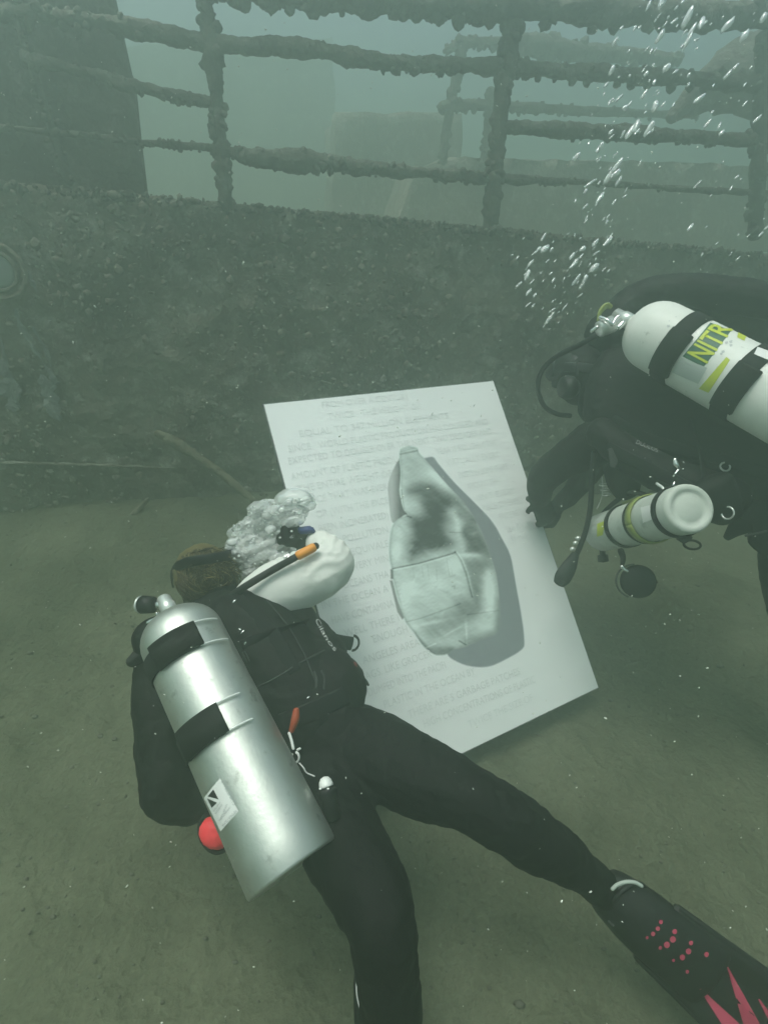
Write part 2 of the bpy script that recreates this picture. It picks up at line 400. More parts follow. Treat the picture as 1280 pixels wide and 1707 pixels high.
def crust(amp, sc, down=.9, seed=0):
    def f(p, d):
        q = p*sc + V((seed, 0, 0)); a = max(0, noise.fractal(p*5+V((seed, 3, 0)), 1, 2, 3)+.25)
        k = 1 + amp*(.35*noise.noise(q) + .3*noise.noise(q*2.3)) + a*amp*.8
        if d.z < 0: k += down*amp*max(0, noise.noise(p*9+V((0, seed, 0)))+.15)*(-d.normalized().z)
        return max(.5, k)
    return f
def lump_rail(name, pxs, half, off=0., amp=.8, seed=0, n=26, part=None):
    bm = bmesh.new()
    pts = []
    for q in pxs:
        x, y = q[:2]; h = q[2] if len(q) > 2 else half
        pts.append((Wp(x, y, off), h*.80*wd(x, y, off)/FPX))
    loft(bm, pts, 14, n, fn=crust(amp, 28, 1.1, seed))
    # hanging mussel clumps and turf
    rows = catmull([(*p[0], p[1]) for p in pts], 40)
    for k in range(len(rows)):
        c = V(rows[k][:3])
        dens = noise.fractal(c*3.2+V((seed*2.1, 0, 0)), 1, 2, 3)
        for _ in range(2):
            if random.random() < .5+1.0*dens:
                r = rows[k][3]*random.uniform(.2, .85)
                cc = c+V((random.uniform(-.03, .03), random.uniform(-.02, .02), random.uniform(-1.35, .95)*rows[k][3]))
                sd_ = random.random()*90
                ell(bm, cc, (V((r, 0, 0)), V((0, r, 0)), V((0, 0, r*random.uniform(.8, 1.3)))), 2, lambda co: 1+.5*noise.noise(co*2+V((sd_, 0, 0))))
    return obj(name, bm, M['growth'], wreck)
lump_rail('rail', [(250, -42), (420, -22), (560, -6), (700, 4), (850, 12), (1060, 20), (1290, 26), (1480, 30)], 19, seed=1)
lump_rail('rail', [(-80, 14), (60, 24), (200, 42), (360, 72), (500, 80), (640, 102), (800, 109), (1000, 122), (1280, 138), (1420, 146)], 12, seed=2)
lump_rail('rail', [(40, 92), (130, 117), (220, 142), (300, 160), (350, 170)], 8.5, seed=3)
lump_rail('rail', [(836, 212), (950, 217), (1060, 222), (1280, 234), (1420, 240)], 10, seed=4)
lump_rail('rail', [(-90, 205), (0, 212, 5), (120, 223, 5), (240, 238, 6), (350, 246, 7), (430, 262, 12), (520, 268, 12), (640, 283, 10), (740, 290, 9), (830, 296, 8), (1000, 305, 5), (1160, 316, 4), (1300, 322, 4)], 8, seed=5)
lump_rail('post', [(333, -70), (343, 0), (354, 90, 17), (363, 180), (370, 260), (377, 345)], 12, amp=.45, seed=6, n=16)
lump_rail('post', [(861, -70), (857, 0), (850, 70, 17), (838, 150), (828, 260), (817, 372)], 15, amp=.4, seed=7, n=16)
lump_rail('post', [(2, -70), (22, 0), (66, 150), (116, 305)], 8, amp=.4, seed=8, n=16)
lump_rail('post', [(1272, 60), (1266, 220), (1258, 392)], 13, amp=.4, seed=9, n=16)
# bulkhead plating standing behind the left part of the railing
def plate(name, poly, off, th, m, parent=wreck, bev=.0):
    bm = bmesh.new(); slab(bm, [Wp(x, y, off) for x, y in poly], WN*th, bev)
    bmesh.ops.triangulate(bm, faces=[f for f in bm.faces if len(f.verts) > 4])
    return obj(name, bm, m, parent, False)
plate('bulkhead', [(-140, -110), (168, -110), (190, 0), (216, 120), (222, 132), (232, 230), (244, 330), (-140, 310)], .25, .06, wreck_mat('dark plating', (.025, .022, .02), (.07, .062, .05), (.16, .16, .14), 2.2))
# deck house and hatch further back, seen through the rails
def house(name, poly, off, th, m):
    bm = bmesh.new(); slab(bm, [Wp(x, y, off) for x, y in poly], WN*th); bmesh.ops.triangulate(bm, faces=bm.faces)
    for _ in range(6): bmesh.ops.subdivide_edges(bm, edges=[e for e in bm.edges if e.calc_length() > .12], cuts=1); bmesh.ops.triangulate(bm, faces=[f for f in bm.faces if len(f.verts) > 3])
    for v_ in bm.verts: v_.co += V((noise.noise(v_.co*3+V((9, 0, 0))), noise.noise(v_.co*3), noise.noise(v_.co*2.4+V((0, 5, 0)))+.6*noise.noise(v_.co*8)))*.04
    return obj(name, bm, m, wreck)
house('deckhouse', [(560, 186), (768, 190), (762, 420), (556, 420)], 3.2, 1.4, M['hull'])
house('hatch_coaming', [(690, 290), (770, 258), (1000, 268), (1330, 276), (1330, 420), (650, 420)], 2.3, 1.2, M['hull'])
house('deck_house_wall', [(-60, 92), (372, 80), (556, 60), (560, 420), (-60, 420)], 7.5, .5, M['hull'])
# far railing on the other side of the deck
for k, pl in enumerate(([(745, 84, 7), (770, 70, 8), (820, 70, 8), (890, 74, 15), (990, 88, 14), (1130, 100, 9)], [(735, 178, 9), (780, 174, 9), (900, 180, 7), (1010, 186, 6), (1160, 192, 6)],
                        [(772, 66, 8), (760, 130, 9), (748, 190, 9), (738, 262, 9)], [(818, 150, 8), (812, 220, 8), (806, 290, 8)])):
    lump_rail('far_post' if k > 1 else 'far_rail', pl, 8, off=1.9, amp=.5, seed=20+k, n=10)
# davit arm curving over the rail at the right
bm = bmesh.new()
loft(bm, [(Wp(x, y, .9), r*wd(x, y, .9)/FPX) for x, y, r in ((1420, 120, 60), (1330, 118, 60), (1255, 122, 52), (1198, 138, 38), (1150, 168, 20), (1118, 196, 9))], 14, 14, fn=crust(.35, 9, .6, 12))
obj('davit', bm, M['growth'], wreck)
# porthole at the left edge of the side
pc = Wp(-4, 452, -.05); pr = .115
hub = -WN
obj('porthole', torus(pc, hub, pr, .012, seg=40), M['hull'], wreck)
ph = [o for o in bpy.data.objects if o.name == 'porthole'][0]
obj('rim', torus(pc+hub*.004, hub, pr*.72, .010, seg=36), M['tuft'], ph)
obj('glass', lathe(bmesh.new(), pc-hub*.02, hub, [(0, pr*.66), (.02, pr*.66), (.026, pr*.5), (.029, 0)], 36), mat('silted glass', (.25, .28, .26), .4), ph)
# pale scrape marks below the porthole: torn film of growth hanging in folds
bm = bmesh.new()
for pts, wpx in ((((25, 515), (40, 555), (70, 600), (95, 640)), 6), (((55, 545), (75, 580), (85, 610)), 4), (((5, 600), (14, 650), (30, 690)), 16), (((70, 625), (88, 670), (100, 700)), 14), (((40, 445), (55, 470), (62, 485)), 6), (((2, 560), (10, 600), (16, 640)), 4)):
    loft(bm, [(Wp(x, y, -.035), wpx*wd(x, y)/FPX*(.4 if i_ in (0, 2) else 1), .004) for i_, (x, y) in enumerate(pts)], 20, 10, W=WS, fn=lambda p, d: max(.15, .8+1.1*noise.noise(p*26)+.5*noise.noise(p*70)))
obj('torn_film', bm, wreck_mat('pale torn film', (.13, .135, .125), (.26, .27, .26), (.42, .43, .41), 14.), wreck)

def silt_pole(px, label, off0):
    bm = bmesh.new()
    pts = [(Wp(x, y, o_), r*wd(x, y)/FPX) for x, y, r, o_ in px]
    loft(bm, pts, 10, 14, fn=crust(.7, 30, .4, off0))
    return tag(obj('fallen_pole', bm, M['pole']), label, 'pole', 'poles fallen against the wreck')
silt_pole([(262, 722, 5, -.08), (300, 742, 7, -.10), (345, 772, 6, -.13), (385, 802, 5, -.17), (425, 838, 4, -.22)], 'longer silt covered pole slanting down the hull behind the bubbles', 31)
silt_pole([(247, 832, 3, -.10), (230, 850, 4, -.13), (208, 872, 3, -.17)], 'short stub of pole at the foot of the hull, left of the longer one', 37)

# ------------------------------------------------------------------ the white art panel
QUAD = [(438, 673), (822, 634), (998, 1147), (611, 1335)]
def homog(src, dst):
    A = []
    for (x, y), (u, v) in zip(src, dst):
        A.append([x, y, 1, 0, 0, 0, -u*x, -u*y, -u]); A.append([0, 0, 0, x, y, 1, -v*x, -v*y, -v])
    return np.linalg.svd(np.array(A, float))[2][-1].reshape(3, 3)
Hq = homog([(0, 0), (1, 0), (1, 1), (0, 1)], QUAD); Hi = np.linalg.inv(Hq)
Kn = np.array([[FPX, 0, 640], [0, FPX, 853.5], [0, 0, 1]])
hh = np.linalg.inv(Kn) @ Hq
if hh[2, 2] < 0: hh = -hh
PW = 1.0; sc_ = PW/np.linalg.norm(hh[:, 0]); hh = hh*sc_
pO = C + img(*hh[:, 2]); pU = img(*hh[:, 0]); pV = img(*hh[:, 1])
pN = pU.cross(pV).normalized()
if pN.dot(C-pO) < 0: pN = -pN
def panel(u, v, off=0.): return pO + pU*u + pV*v + pN*off
def uv_of(px, py):
    q = Hi @ np.array([px, py, 1.]); return q[0]/q[2], q[1]/q[2]
art = thing('art_panel', 'large white printed panel with a crushed plastic jug, held between the divers', 'panel', panel(.5, 1, -.01))
bm = bmesh.new(); slab(bm, [panel(0, 0, -.012), panel(1, 0, -.012), panel(1, 1, -.012), panel(0, 1, -.012)], pN*.011)
obj('board', bm, mat('board core', (.10, .11, .105), .6), art, False)

# flat print: the jug picture as colour of the sheet
def poly_sd(poly, X, Y):
    """signed distance to polygon, negative inside"""
    d = np.full(X.shape, 1e9); ins = np.zeros(X.shape, bool); n = len(poly)
    for i in range(n):
        x0, y0 = poly[i]; x1, y1 = poly[(i+1) % n]; ex, ey = x1-x0, y1-y0
        tt = np.clip(((X-x0)*ex+(Y-y0)*ey)/(ex*ex+ey*ey+1e-9), 0, 1)
        d = np.minimum(d, np.hypot(X-x0-tt*ex, Y-y0-tt*ey))
        c = ((y0 > Y) != (y1 > Y)) & (X < (x1-x0)*(Y-y0)/(y1-y0+1e-12)+x0); ins ^= c
    return np.where(ins, -d, d)
def smooth_poly(p, n=5): 
    a = catmull(p+[p[0]], n); return [tuple(q) for q in a[:-1]]
def line_d(pts, X, Y):
    d = np.full(X.shape, 1e9)
    for (x0, y0), (x1, y1) in zip(pts[:-1], pts[1:]):
        ex, ey = x1-x0, y1-y0; tt = np.clip(((X-x0)*ex+(Y-y0)*ey)/(ex*ex+ey*ey+1e-9), 0, 1)
        d = np.minimum(d, np.hypot(X-x0-tt*ex, Y-y0-tt*ey))
    return d
def z1(x, y): return (630+x*260/1138, 730+y*390/1707)       # reading coordinates off an enlarged view
def zp(l): return [z1(*q) for q in l]
def paint(X, Y):
    PAPER = .80; val = np.full(X.shape, PAPER); cold = np.zeros(X.shape)
    sstep = lambda d, w=1.2: np.clip(.5-d/(2*w), 0, 1)
    sh = zp([(330, 150), (400, 140), (440, 190), (560, 330), (700, 470), (830, 610), (900, 730), (965, 865), (1000, 1050), (1045, 1300), (1065, 1480), (1050, 1540), (960, 1600), (820, 1665), (700, 1670), (590, 1640), (500, 1570), (500, 1400), (700, 900)])
    m = sstep(poly_sd(smooth_poly(sh), X, Y)); val = val*(1-m)+.235*m; cold = np.maximum(cold, m)
    hd = zp([(155, 150), (100, 250), (72, 350), (78, 450), (105, 620), (190, 565), (215, 560), (180, 480), (160, 380), (165, 250)])
    m = sstep(poly_sd(smooth_poly(hd), X, Y)); hv = .46-.34*np.clip((X-z1(100, 0)[0])/14, 0, 1); val = val*(1-m)+hv*m
    jug = zp([(160, 95), (155, 130), (165, 260), (160, 350), (155, 400), (185, 520), (215, 560), (150, 590), (105, 640), (85, 740), (82, 870), (100, 960), (120, 1080), (190, 1320), (260, 1420), (330, 1520), (400, 1575), (450, 1586), (510, 1575), (545, 1545), (640, 1520), (760, 1465), (870, 1420), (888, 1300), (880, 1150), (860, 1000), (820, 870), (780, 750), (720, 620), (630, 480), (500, 340), (380, 200), (300, 110), (285, 75), (230, 64), (170, 78)])
    sdj = poly_sd(smooth_poly(jug, 4), X, Y); m = sstep(sdj)
    j = np.full(X.shape, .60)
    def blob(x, y, rx, ry, dv, rot=0.):
        nonlocal j
        cx, cy = z1(x, y); dx, dy = X-cx, Y-cy; c, s = math.cos(rot), math.sin(rot)
        a = (dx*c+dy*s)/(rx*.2285); b = (-dx*s+dy*c)/(ry*.2285)
        j = j + dv*1.55*np.exp(-(a*a+b*b)**1.05)
    def soft(poly, v_, w_=16, k_=1.):
        nonlocal j
        d_ = poly_sd(smooth_poly(zp(poly), 4), X, Y); m_ = 1/(1+np.exp(d_/(w_*.2285*.5))); j = j*(1-m_*k_)+v_*m_*k_
    blob(250, 200, 70, 80, -.10); blob(190, 440, 30, 110, .06)
    soft([(205, 370), (300, 325), (400, 342), (500, 395), (610, 462), (628, 492), (550, 512), (505, 545), (512, 600), (470, 640), (520, 720), (545, 780), (420, 812), (300, 860), (235, 895), (228, 800), (252, 700), (236, 590), (320, 545), (300, 450), (218, 405)],   .10, 42)
    soft([(310, 600), (440, 560), (480, 650), (480, 760), (330, 800), (260, 780), (270, 680)], .04, 70, .7)
    soft([(640, 600), (700, 610), (770, 740), (818, 860), (760, 870), (650, 845), (635, 760), (600, 690)], .16, 22, .95)
    soft([(560, 520), (640, 490), (720, 610), (640, 620), (570, 580)], .26, 24, .85)
    soft([(625, 885), (800, 880), (830, 940), (760, 1010), (745, 1240), (690, 1250), (685, 1150), (650, 1000)], .22, 28, .9)
    soft([(340, 1320), (560, 1240), (660, 1260), (640, 1380), (480, 1450), (350, 1440)], .34, 36, .8)
    soft([(560, 1180), (680, 1170), (720, 1260), (640, 1350), (580, 1300)], .25, 36, .8)
    soft([(270, 1420), (400, 1520), (540, 1525), (545, 1560), (440, 1592), (360, 1560), (290, 1480)], .22, 18)
    soft([(640, 1460), (760, 1440), (870, 1400), (890, 1440), (700, 1520), (600, 1530)], .30, 30, .7)
    soft([(880, 1180), (905, 1300), (895, 1400), (860, 1380), (868, 1280)], .30, 20, .7)
    blob(500, 330, 150, 26, .10, .8); blob(690, 855, 80, 16, .20); blob(580, 640, 24, 110, .12, -.2); blob(650, 520, 70, 12, .12, .8)
    blob(820, 1120, 40, 170, .22); blob(560, 930, 60, 60, .16); blob(200, 1150, 60, 120, .12); blob(440, 300, 40, 90, .14, -.75); blob(130, 850, 30, 70, .12); blob(780, 1370, 70, 50, .10); blob(400, 1345, 120, 14, .14, -.2); blob(560, 1400, 90, 8, .12, -.5); blob(640, 1410, 12, 80, .14)
    blob(330, 1100, 170, 110, .05); blob(430, 1060, 120, 60, .05); blob(260, 1370, 50, 26, .10, .8); blob(150, 720, 34, 150, .08); blob(330, 1475, 80, 14, .12, .8)
    rs = np.random.RandomState(4)
    for _ in range(130):                                        # small dents of the crumpled plastic
        x = rs.uniform(110, 880); y = rs.uniform(520, 1520); blob(x, y, rs.uniform(10, 45), rs.uniform(4, 14), rs.uniform(-.06, .06), rs.uniform(-1.2, 1.2))
    def ln(pts, wd_, dv):
        nonlocal j
        d = line_d(zp(pts), X, Y); j = j + 1.1*dv*np.exp(-(d/(wd_*1.15))**2)
    ln([(105, 955), (300, 915), (540, 845), (560, 835)], 1.2, -.34); ln([(105, 965), (300, 925), (540, 856)], 1.1, .14)
    ln([(560, 830), (600, 890), (640, 990), (685, 1160)], 1.3, -.22); ln([(575, 835), (615, 890), (655, 990), (690, 1150)], 1.1, .12)
    ln([(200, 1345), (330, 1310), (520, 1240), (600, 1210)], 1.0, -.16); ln([(650, 1290), (880, 1260)], .9, -.14)
    ln([(160, 120), (295, 92)], 1.2, -.26); ln([(165, 100), (280, 70)], 1.1, -.12); ln([(158, 340), (168, 420), (190, 540)], 1.4, .25)
    ln([(170, 380), (178, 450), (190, 520)], .8, -.3); ln([(600, 690), (520, 690)], .8, -.18); ln([(180, 560), (240, 580)], 1.3, -.2)
    ln([(632, 1400), (635, 1500)], 1.2, -.12); ln([(350, 1530), (420, 1500)], 1., .2); ln([(590, 1480), (640, 1510)], 1.2, -.3)
    ln([(320, 940), (330, 1020)], .9, -.07); ln([(360, 930), (372, 1030)], .9, -.07); ln([(425, 950), (430, 1045), (405, 1060)], .9, -.08)
    ln([(500, 890), (520, 1010), (560, 1000)], .9, -.10); ln([(500, 880), (530, 900), (540, 1000)], .9, -.06); ln([(470, 1030), (560, 1005)], .8, -.08)
    ln([(540, 1085), (560, 1080), (555, 1100)], .9, -.16); ln([(255, 960), (262, 1020)], .9, -.05)
    for k_, am in ((11, .022), (27, .018), (60, .014)):                 # crumpled film: streaky fine tone
        ph = rs.uniform(0, 6.28, 6); an_ = rs.uniform(-.9, .9, 6)
        for a_, p_ in zip(an_, ph): j = j + am*.45*np.sin((X*math.sin(a_)+Y*math.cos(a_))*6.28*k_/380+p_+1.8*np.sin(X*.02+Y*.013+p_*3))
    edge = np.exp(-((sdj+1.5)/2.2)**2); j = j*(1-.16*edge)                  # thin darker contour
    j = j*(1-.22*np.exp(-((sdj+5)/6.)**2)*np.clip((X-760)/60, 0, 1))
    j = j*(1-.10*np.clip((Y-z1(0, 900)[1])/150, 0, 1)*np.clip((X-z1(450, 0)[0])/60, 0, 1)); j = (j-.5)*1.12+.5
    j = np.clip(j, .05, .80)
    val = val*(1-m)+j*m
    sl_ = zp([(85, 1040), (105, 1040), (140, 1180), (190, 1310), (175, 1325), (140, 1270)]); m = sstep(poly_sd(sl_, X, Y)); val = val*(1-m)+.27*m
    sl_ = zp([(90, 960), (108, 955), (112, 1030), (92, 1030)]); m = sstep(poly_sd(sl_, X, Y)); val = val*(1-m)+.18*m
    wr = .012*np.sin(X*.021+Y*.013)+.010*np.sin(Y*.05-X*.017+2)
    val = val+np.where(val > .75, wr, 0)
    mj = sstep(sdj); return val, cold*(1-mj) - mj
GU, GV = 440, 570
u = np.linspace(.0035, .9965, GU); v = np.linspace(.003, .997, GV); UU, VV = np.meshgrid(u, v)
hp = np.einsum('ij,jkl->ikl', Hq, np.stack([UU, VV, np.ones_like(UU)])); PX, PY = hp[0]/hp[2], hp[1]/hp[2]
val, cold = paint(PX, PY)
o3, u3, v3 = np.array(pO), np.array(pU), np.array(pV)
co = (o3[None, None]+UU[..., None]*u3+VV[..., None]*v3).reshape(-1, 3) + np.array(pN)*.001
fs = [(j*GU+i, j*GU+i+1, (j+1)*GU+i+1, (j+1)*GU+i) for j in range(GV-1) for i in range(GU-1)]
me = bpy.data.meshes.new('printed_sheet'); me.from_pydata(co.tolist(), [], fs)
ca = me.color_attributes.new('print', 'FLOAT_COLOR', 'POINT')
rgba = np.ones((GU*GV, 4), np.float32); vv = val.ravel(); cc = cold.ravel()
rgba[:, 0] = vv*np.where(cc < 0, .90, 1-.06*cc); rgba[:, 1] = vv; rgba[:, 2] = vv*np.where(cc < 0, .96, 1+.08*np.maximum(cc, 0))
ca.data.foreach_set('color', rgba.ravel())
obj('printed_sheet', me, attr_mat('jug print', 'print', .45), art)
# rows of pale grey capitals round the picture
ink_far = mat('pale grey print', (.757, .76, .76), .45); ink_near = mat('grey print', (.695, .70, .70), .45); ink_mid = mat('mid grey print', (.73, .735, .735), .45)
def q0(x, y): return (420+.46875*x, 620+.46875*y)
ROWS = [
 ("FROM OVER A CENTURY", 250, 128, 560, 95, 0, 14), ("TWICE   THE WEIGHT OF", 270, 168, 600, 132, 0, 15), ("EQUAL TO 347 MILLION ELEPHANTS", 170, 228, 700, 166, 1, 16),
 ("SINCE   WORLD PLASTIC PRODUCTION HAS DOUBLED AND", 130, 284, 840, 186, 1, 17), ("EXPECTED TO DOUBLE OVER THE NEXT TWO DECADES AND", 130, 325, 855, 222, 1, 17),
 ("AMOUNT OF PLASTIC PRODU", 140, 385, 520, 320, 1, 17), ("YEAR IS ROUGHLY THE", 655, 290, 870, 262, 0, 16),
 ("THE ENTIRE WEIGHT OF", 165, 425, 497, 372, 1, 17), ("VIRTUALLY EVERY", 690, 330, 880, 304, 0, 15),
 ("PIECE THAT WAS EVER", 195, 468, 484, 420, 1, 17), ("EXISTS IN SOME SHAPE", 735, 376, 910, 346, 0, 15),
 ("OR (WITH THE EXCE", 230, 516, 487, 468, 1, 17), ("AMOUNT THAT", 765, 415, 890, 394, 0, 15),
 ("BEEN INCINERATED)", 240, 566, 487, 522, 2, 17), ("ISN'T EVERY", 800, 456, 935, 430, 0, 15),
 ("POLLUTION", 325, 604, 485, 572, 2, 18), ("PIECE OF EVERY", 820, 494, 965, 462, 0, 15),
 ("EQUIVALE", 355, 650, 488, 622, 2, 18), ("ENTERS THE", 880, 525, 985, 500, 0, 15),
 ("EVERY MIN", 350, 704, 487, 676, 2, 18), ("SEA IS NOW", 905, 570, 1005, 545, 0, 14),
 ("OCEANS THA", 325, 768, 488, 732, 2, 18), ("OF THE", 915, 612, 985, 595, 0, 14),
 ("IN THE OCEAN A", 250, 838, 487, 786, 2, 19), ("HAVE CONTAMINA", 285, 892, 507, 838, 2, 19), ("WELL THERE I", 330, 940, 524, 888, 2, 18),
 ("ENOUGH", 432, 960, 555, 928, 2, 18), ("ANGELES AREA", 395, 1036, 598, 975, 2, 19), ("BAGS. LIKE GROCER", 390, 1100, 640, 1012, 2, 19),
 ("DUMPED INTO THE PACIFI", 415, 1150, 690, 1056, 2, 19), ("PLASTIC IN THE OCEAN BY", 470, 1190, 795, 1080, 2, 18),
 ("THERE ARE 5 GARBAGE PATCHES", 555, 1222, 955, 1082, 2, 18), ("HIGH CONCENTRATIONS OF PLASTIC", 610, 1254, 1010, 1112, 2, 18), ("TWICE THE SIZE OF", 770, 1262, 1000, 1172, 1, 17),
]
for txt, xa, ya, xb, yb, tone, hpx in ROWS:
    ua, va = uv_of(*q0(xa, ya)); ub, vb = uv_of(*q0(xb, yb)); hv = .0185
    me = text_mesh(txt)
    vm = (va+vb)/2; va, vb = vm+(va-vm)*.35, vm+(vb-vm)*.35
    map_mesh(me, lambda x, y: panel(ua+(ub-ua)*x, va+(vb-va)*x - hv*y, .0026))
    obj('lettering', me, (ink_far, ink_mid, ink_near)[tone], art, False)

# ------------------------------------------------------------------ cylinders: placing things on a tank's skin
class Tank:
    def __init__(s, a, b, r): s.a, s.b, s.r = a, b, r; s.ax = (b-a).normalized(); s.L = (b-a).length
    def hit(s, px, py, lift=0.):
        d = ray(px, py).normalized(); w0 = C-s.a; R = s.r+lift
        dp = d-s.ax*d.dot(s.ax); wp = w0-s.ax*w0.dot(s.ax)
        A, B, Cc = dp.dot(dp), 2*dp.dot(wp), wp.dot(wp)-R*R; D = B*B-4*A*Cc
        k = (-B-math.sqrt(max(D, 0)))/(2*A); p = C+d*k
        q = p-s.a; al = q.dot(s.ax); rad = q-s.ax*al
        return s.a+s.ax*al+rad.normalized()*R
    def patch(s, quad, lift, nu=12, nv=12, inset=0):
        """curved sticker whose corners are seen at quad (tl, tr, br, bl)"""
        q = [np.array(c, float) for c in quad]; vs = []
        for j in range(nv+1):
            for i in range(nu+1):
                a, b = i/nu, j/nv; p = (q[0]*(1-a)+q[1]*a)*(1-b)+(q[3]*(1-a)+q[2]*a)*b; vs.append(s.hit(p[0], p[1], lift))
        fs = [(j*(nu+1)+i, j*(nu+1)+i+1, (j+1)*(nu+1)+i+1, (j+1)*(nu+1)+i) for j in range(nv) for i in range(nu)]
        me = bpy.data.meshes.new('sticker'); me.from_pydata(vs, [], fs); return me
    def text(s, txt, quad, lift, bold=0.):
        me = subdiv_mesh(text_mesh(txt, bold), 2); q = [np.array(c, float) for c in quad]
        def f(a, b):
            b = 1-b; p = (q[0]*(1-a)+q[1]*a)*(1-b)+(q[3]*(1-a)+q[2]*a)*b; return s.hit(p[0], p[1], lift)
        return map_mesh(me, f)
    def band(s, t, width, lift, th0=0., th1=2*math.pi, thick=.004, seg=40, ref=None, skew=0.):
        a = s.ax; e1 = (ref-a*ref.dot(a)).normalized(); e2 = a.cross(e1); bm = bmesh.new(); rows = []
        for i in range(seg+1):
            th = th0+(th1-th0)*i/seg; d = e1*math.cos(th)+e2*math.sin(th); c = s.a+a*(t+skew*math.sin(th))
            wv = a*(width/2)
            rows.append([bm.verts.new(c+d*(s.r+lift)-wv), bm.verts.new(c+d*(s.r+lift+thick)-wv*.94), bm.verts.new(c+d*(s.r+lift+thick)+wv*.94), bm.verts.new(c+d*(s.r+lift)+wv)])
        for i in range(seg):
            for k in range(4): bm.faces.new((rows[i][k], rows[i+1][k], rows[i+1][(k+1) % 4], rows[i][(k+1) % 4]))
        bm.faces.new(rows[0]); bm.faces.new(rows[-1][::-1]); return bm
    def ring(s, t, lift, r, th0, th1, ref, seg=26):
        a = s.ax; e1 = (ref-a*ref.dot(a)).normalized(); e2 = a.cross(e1)
        return tube([s.a+a*t+(e1*math.cos(x)+e2*math.sin(x))*(s.r+lift) for x in [th0+(th1-th0)*i/seg for i in range(seg+1)]], r, 8, 1)

# ================================================================== LEFT DIVER
dv1 = thing('person', 'diver with brown hair, one white sleeve and black suit, silver tank on back', 'person', P(545, 1255, 1.30), 'divers holding the panel')
W1 = img(.72, -.66, -.30).normalized()
bm = bmesh.new()
loft(bm, [(P(372, 1008, 1.50), .058, .055), (P(352, 1052, 1.46), .15, .09), (P(410, 1110, 1.42), .170, .11), (P(478, 1185, 1.36), .148, .10), (P(535, 1250, 1.31), .155, .105), (P(565, 1285, 1.28), .13, .10)], 28, 6, W=W1)
loft(bm, [(P(385, 1015, 1.50), .05), (P(352, 975, 1.56), .05), (P(342, 955, 1.58), .05)], 16, 4)
ell(bm, P(341, 956, 1.60), (img(.068, -.02, 0), img(.02, .070, .03), img(0, -.03, .086)), 3)
# face turned away to the panel: nose, chin, ears
ell(bm, P(352, 935, 1.69), (img(.018, 0, 0), img(0, .018, 0), img(0, 0, .025)), 2)
ell(bm, P(352, 962, 1.67), (img(.035, 0, 0), img(0, .025, 0), img(0, 0, .03)), 2)
ell(bm, P(298, 962, 1.61), (img(.008, 0, 0), img(0, .026, 0), img(0, 0, .016)), 2)
# right leg
loft(bm, [(P(565, 1245, 1.30), .10), (P(612, 1252, 1.28), .100), (P(690, 1289, 1.23), .090), (P(765, 1323, 1.19), .074), (P(822, 1354, 1.17), .067), (P(880, 1392, 1.18), .066), (P(925, 1420, 1.19), .058), (P(972, 1454, 1.21), .044), (P(1005, 1482, 1.22), .040), (P(1050, 1512, 1.22), .040), (P(1110, 1556, 1.20), .032)], 20, 5)
# left leg
loft(bm, [(P(535, 1300, 1.25), .10), (P(545, 1350, 1.19), .098), (P(583, 1425, 1.09), .086), (P(618, 1490, 1.0), .073), (P(637, 1545, .96), .062), (P(645, 1605, .96), .057), (P(652, 1690, .97), .056), (P(660, 1790, .99), .045), (P(668, 1870, 1.0), .038), (P(690, 1930, .96), .034)], 20, 5)
# left arm, folded under the tank
loft(bm, [(P(300, 1085, 1.46), .075), (P(270, 1130, 1.42), .072), (P(272, 1215, 1.36), .068), (P(277, 1300, 1.31), .064), (P(284, 1325, 1.31), .061), (P(318, 1338, 1.34), .050), (P(362, 1325, 1.40), .038), (P(398, 1300, 1.46), .032)], 18, 5)
# right shoulder, upper arm core and forearm (inside the sleeve), gloved fist
loft(bm, [(P(400, 1030, 1.46), .075), (P(445, 1005, 1.46), .062), (P(500, 968, 1.45), .05), (P(545, 942, 1.47), .045), (P(538, 914, 1.56), .034), (P(514, 898, 1.60), .026)], 14, 5)
hc = P(501, 899, 1.665)
def hand(bm, c, fd, sd_, nd, s=1., curl=.9):
    """c wrist end of palm, fd finger direction, sd_ towards the little finger, nd palm normal"""
    loft(bm, [(c-fd*.02*s, .026*s, .018*s), (c+fd*.04*s, .040*s, .016*s), (c+fd*.075*s, .042*s, .014*s)], 12, 4, W=sd_)
    for k, ln_ in enumerate((.070, .080, .075, .058)):
        b = c+fd*.072*s+sd_*((k-1.5)*.021*s); L = ln_*s
        p1 = b+fd*L*.42; d2 = (fd*math.cos(curl)+nd*math.sin(curl)); p2 = p1+d2*L*.36; d3 = (fd*math.cos(curl*1.9)+nd*math.sin(curl*1.9)); p3 = p2+d3*L*.30
        loft(bm, [(b-fd*.02*s, .0105*s), (p1, .0100*s), (p2, .0092*s), (p3, .0078*s)], 10, 4)
    b = c+fd*.015*s-sd_*.034*s; p1 = b+(fd*.6-sd_*.55+nd*.45).normalized()*.036*s; p2 = p1+(fd*.75+nd*.6+sd_*.1).normalized()*.030*s
    loft(bm, [(c, .016*s), (b, .014*s), (p1, .0115*s), (p2, .009*s)], 10, 4)
hand(bm, P(514, 900, 1.585), img(-.75, -.25, -.6).normalized(), img(.15, -.97, .1).normalized(), img(-.5, .35, .75).normalized(), .80, 1.25)
hand(bm, P(398, 1302, 1.46), img(.8, -.3, .5).normalized(), img(.2, .95, 0).normalized(), img(.4, 0, -.9).normalized(), .95, .7)
def wrinkle(me, amp=.004, sc=14):
    nor = [v.normal.copy() for v in me.vertices]; out = []
    for v, n in zip(me.vertices, nor):
        p = v.co.copy(); out += (p + n*amp*(noise.noise(V((p.x*sc, p.y*sc, p.z*sc*1.8))) + .5*noise.noise(p*sc*3)))[:]
    me.vertices.foreach_set('co', out); return me
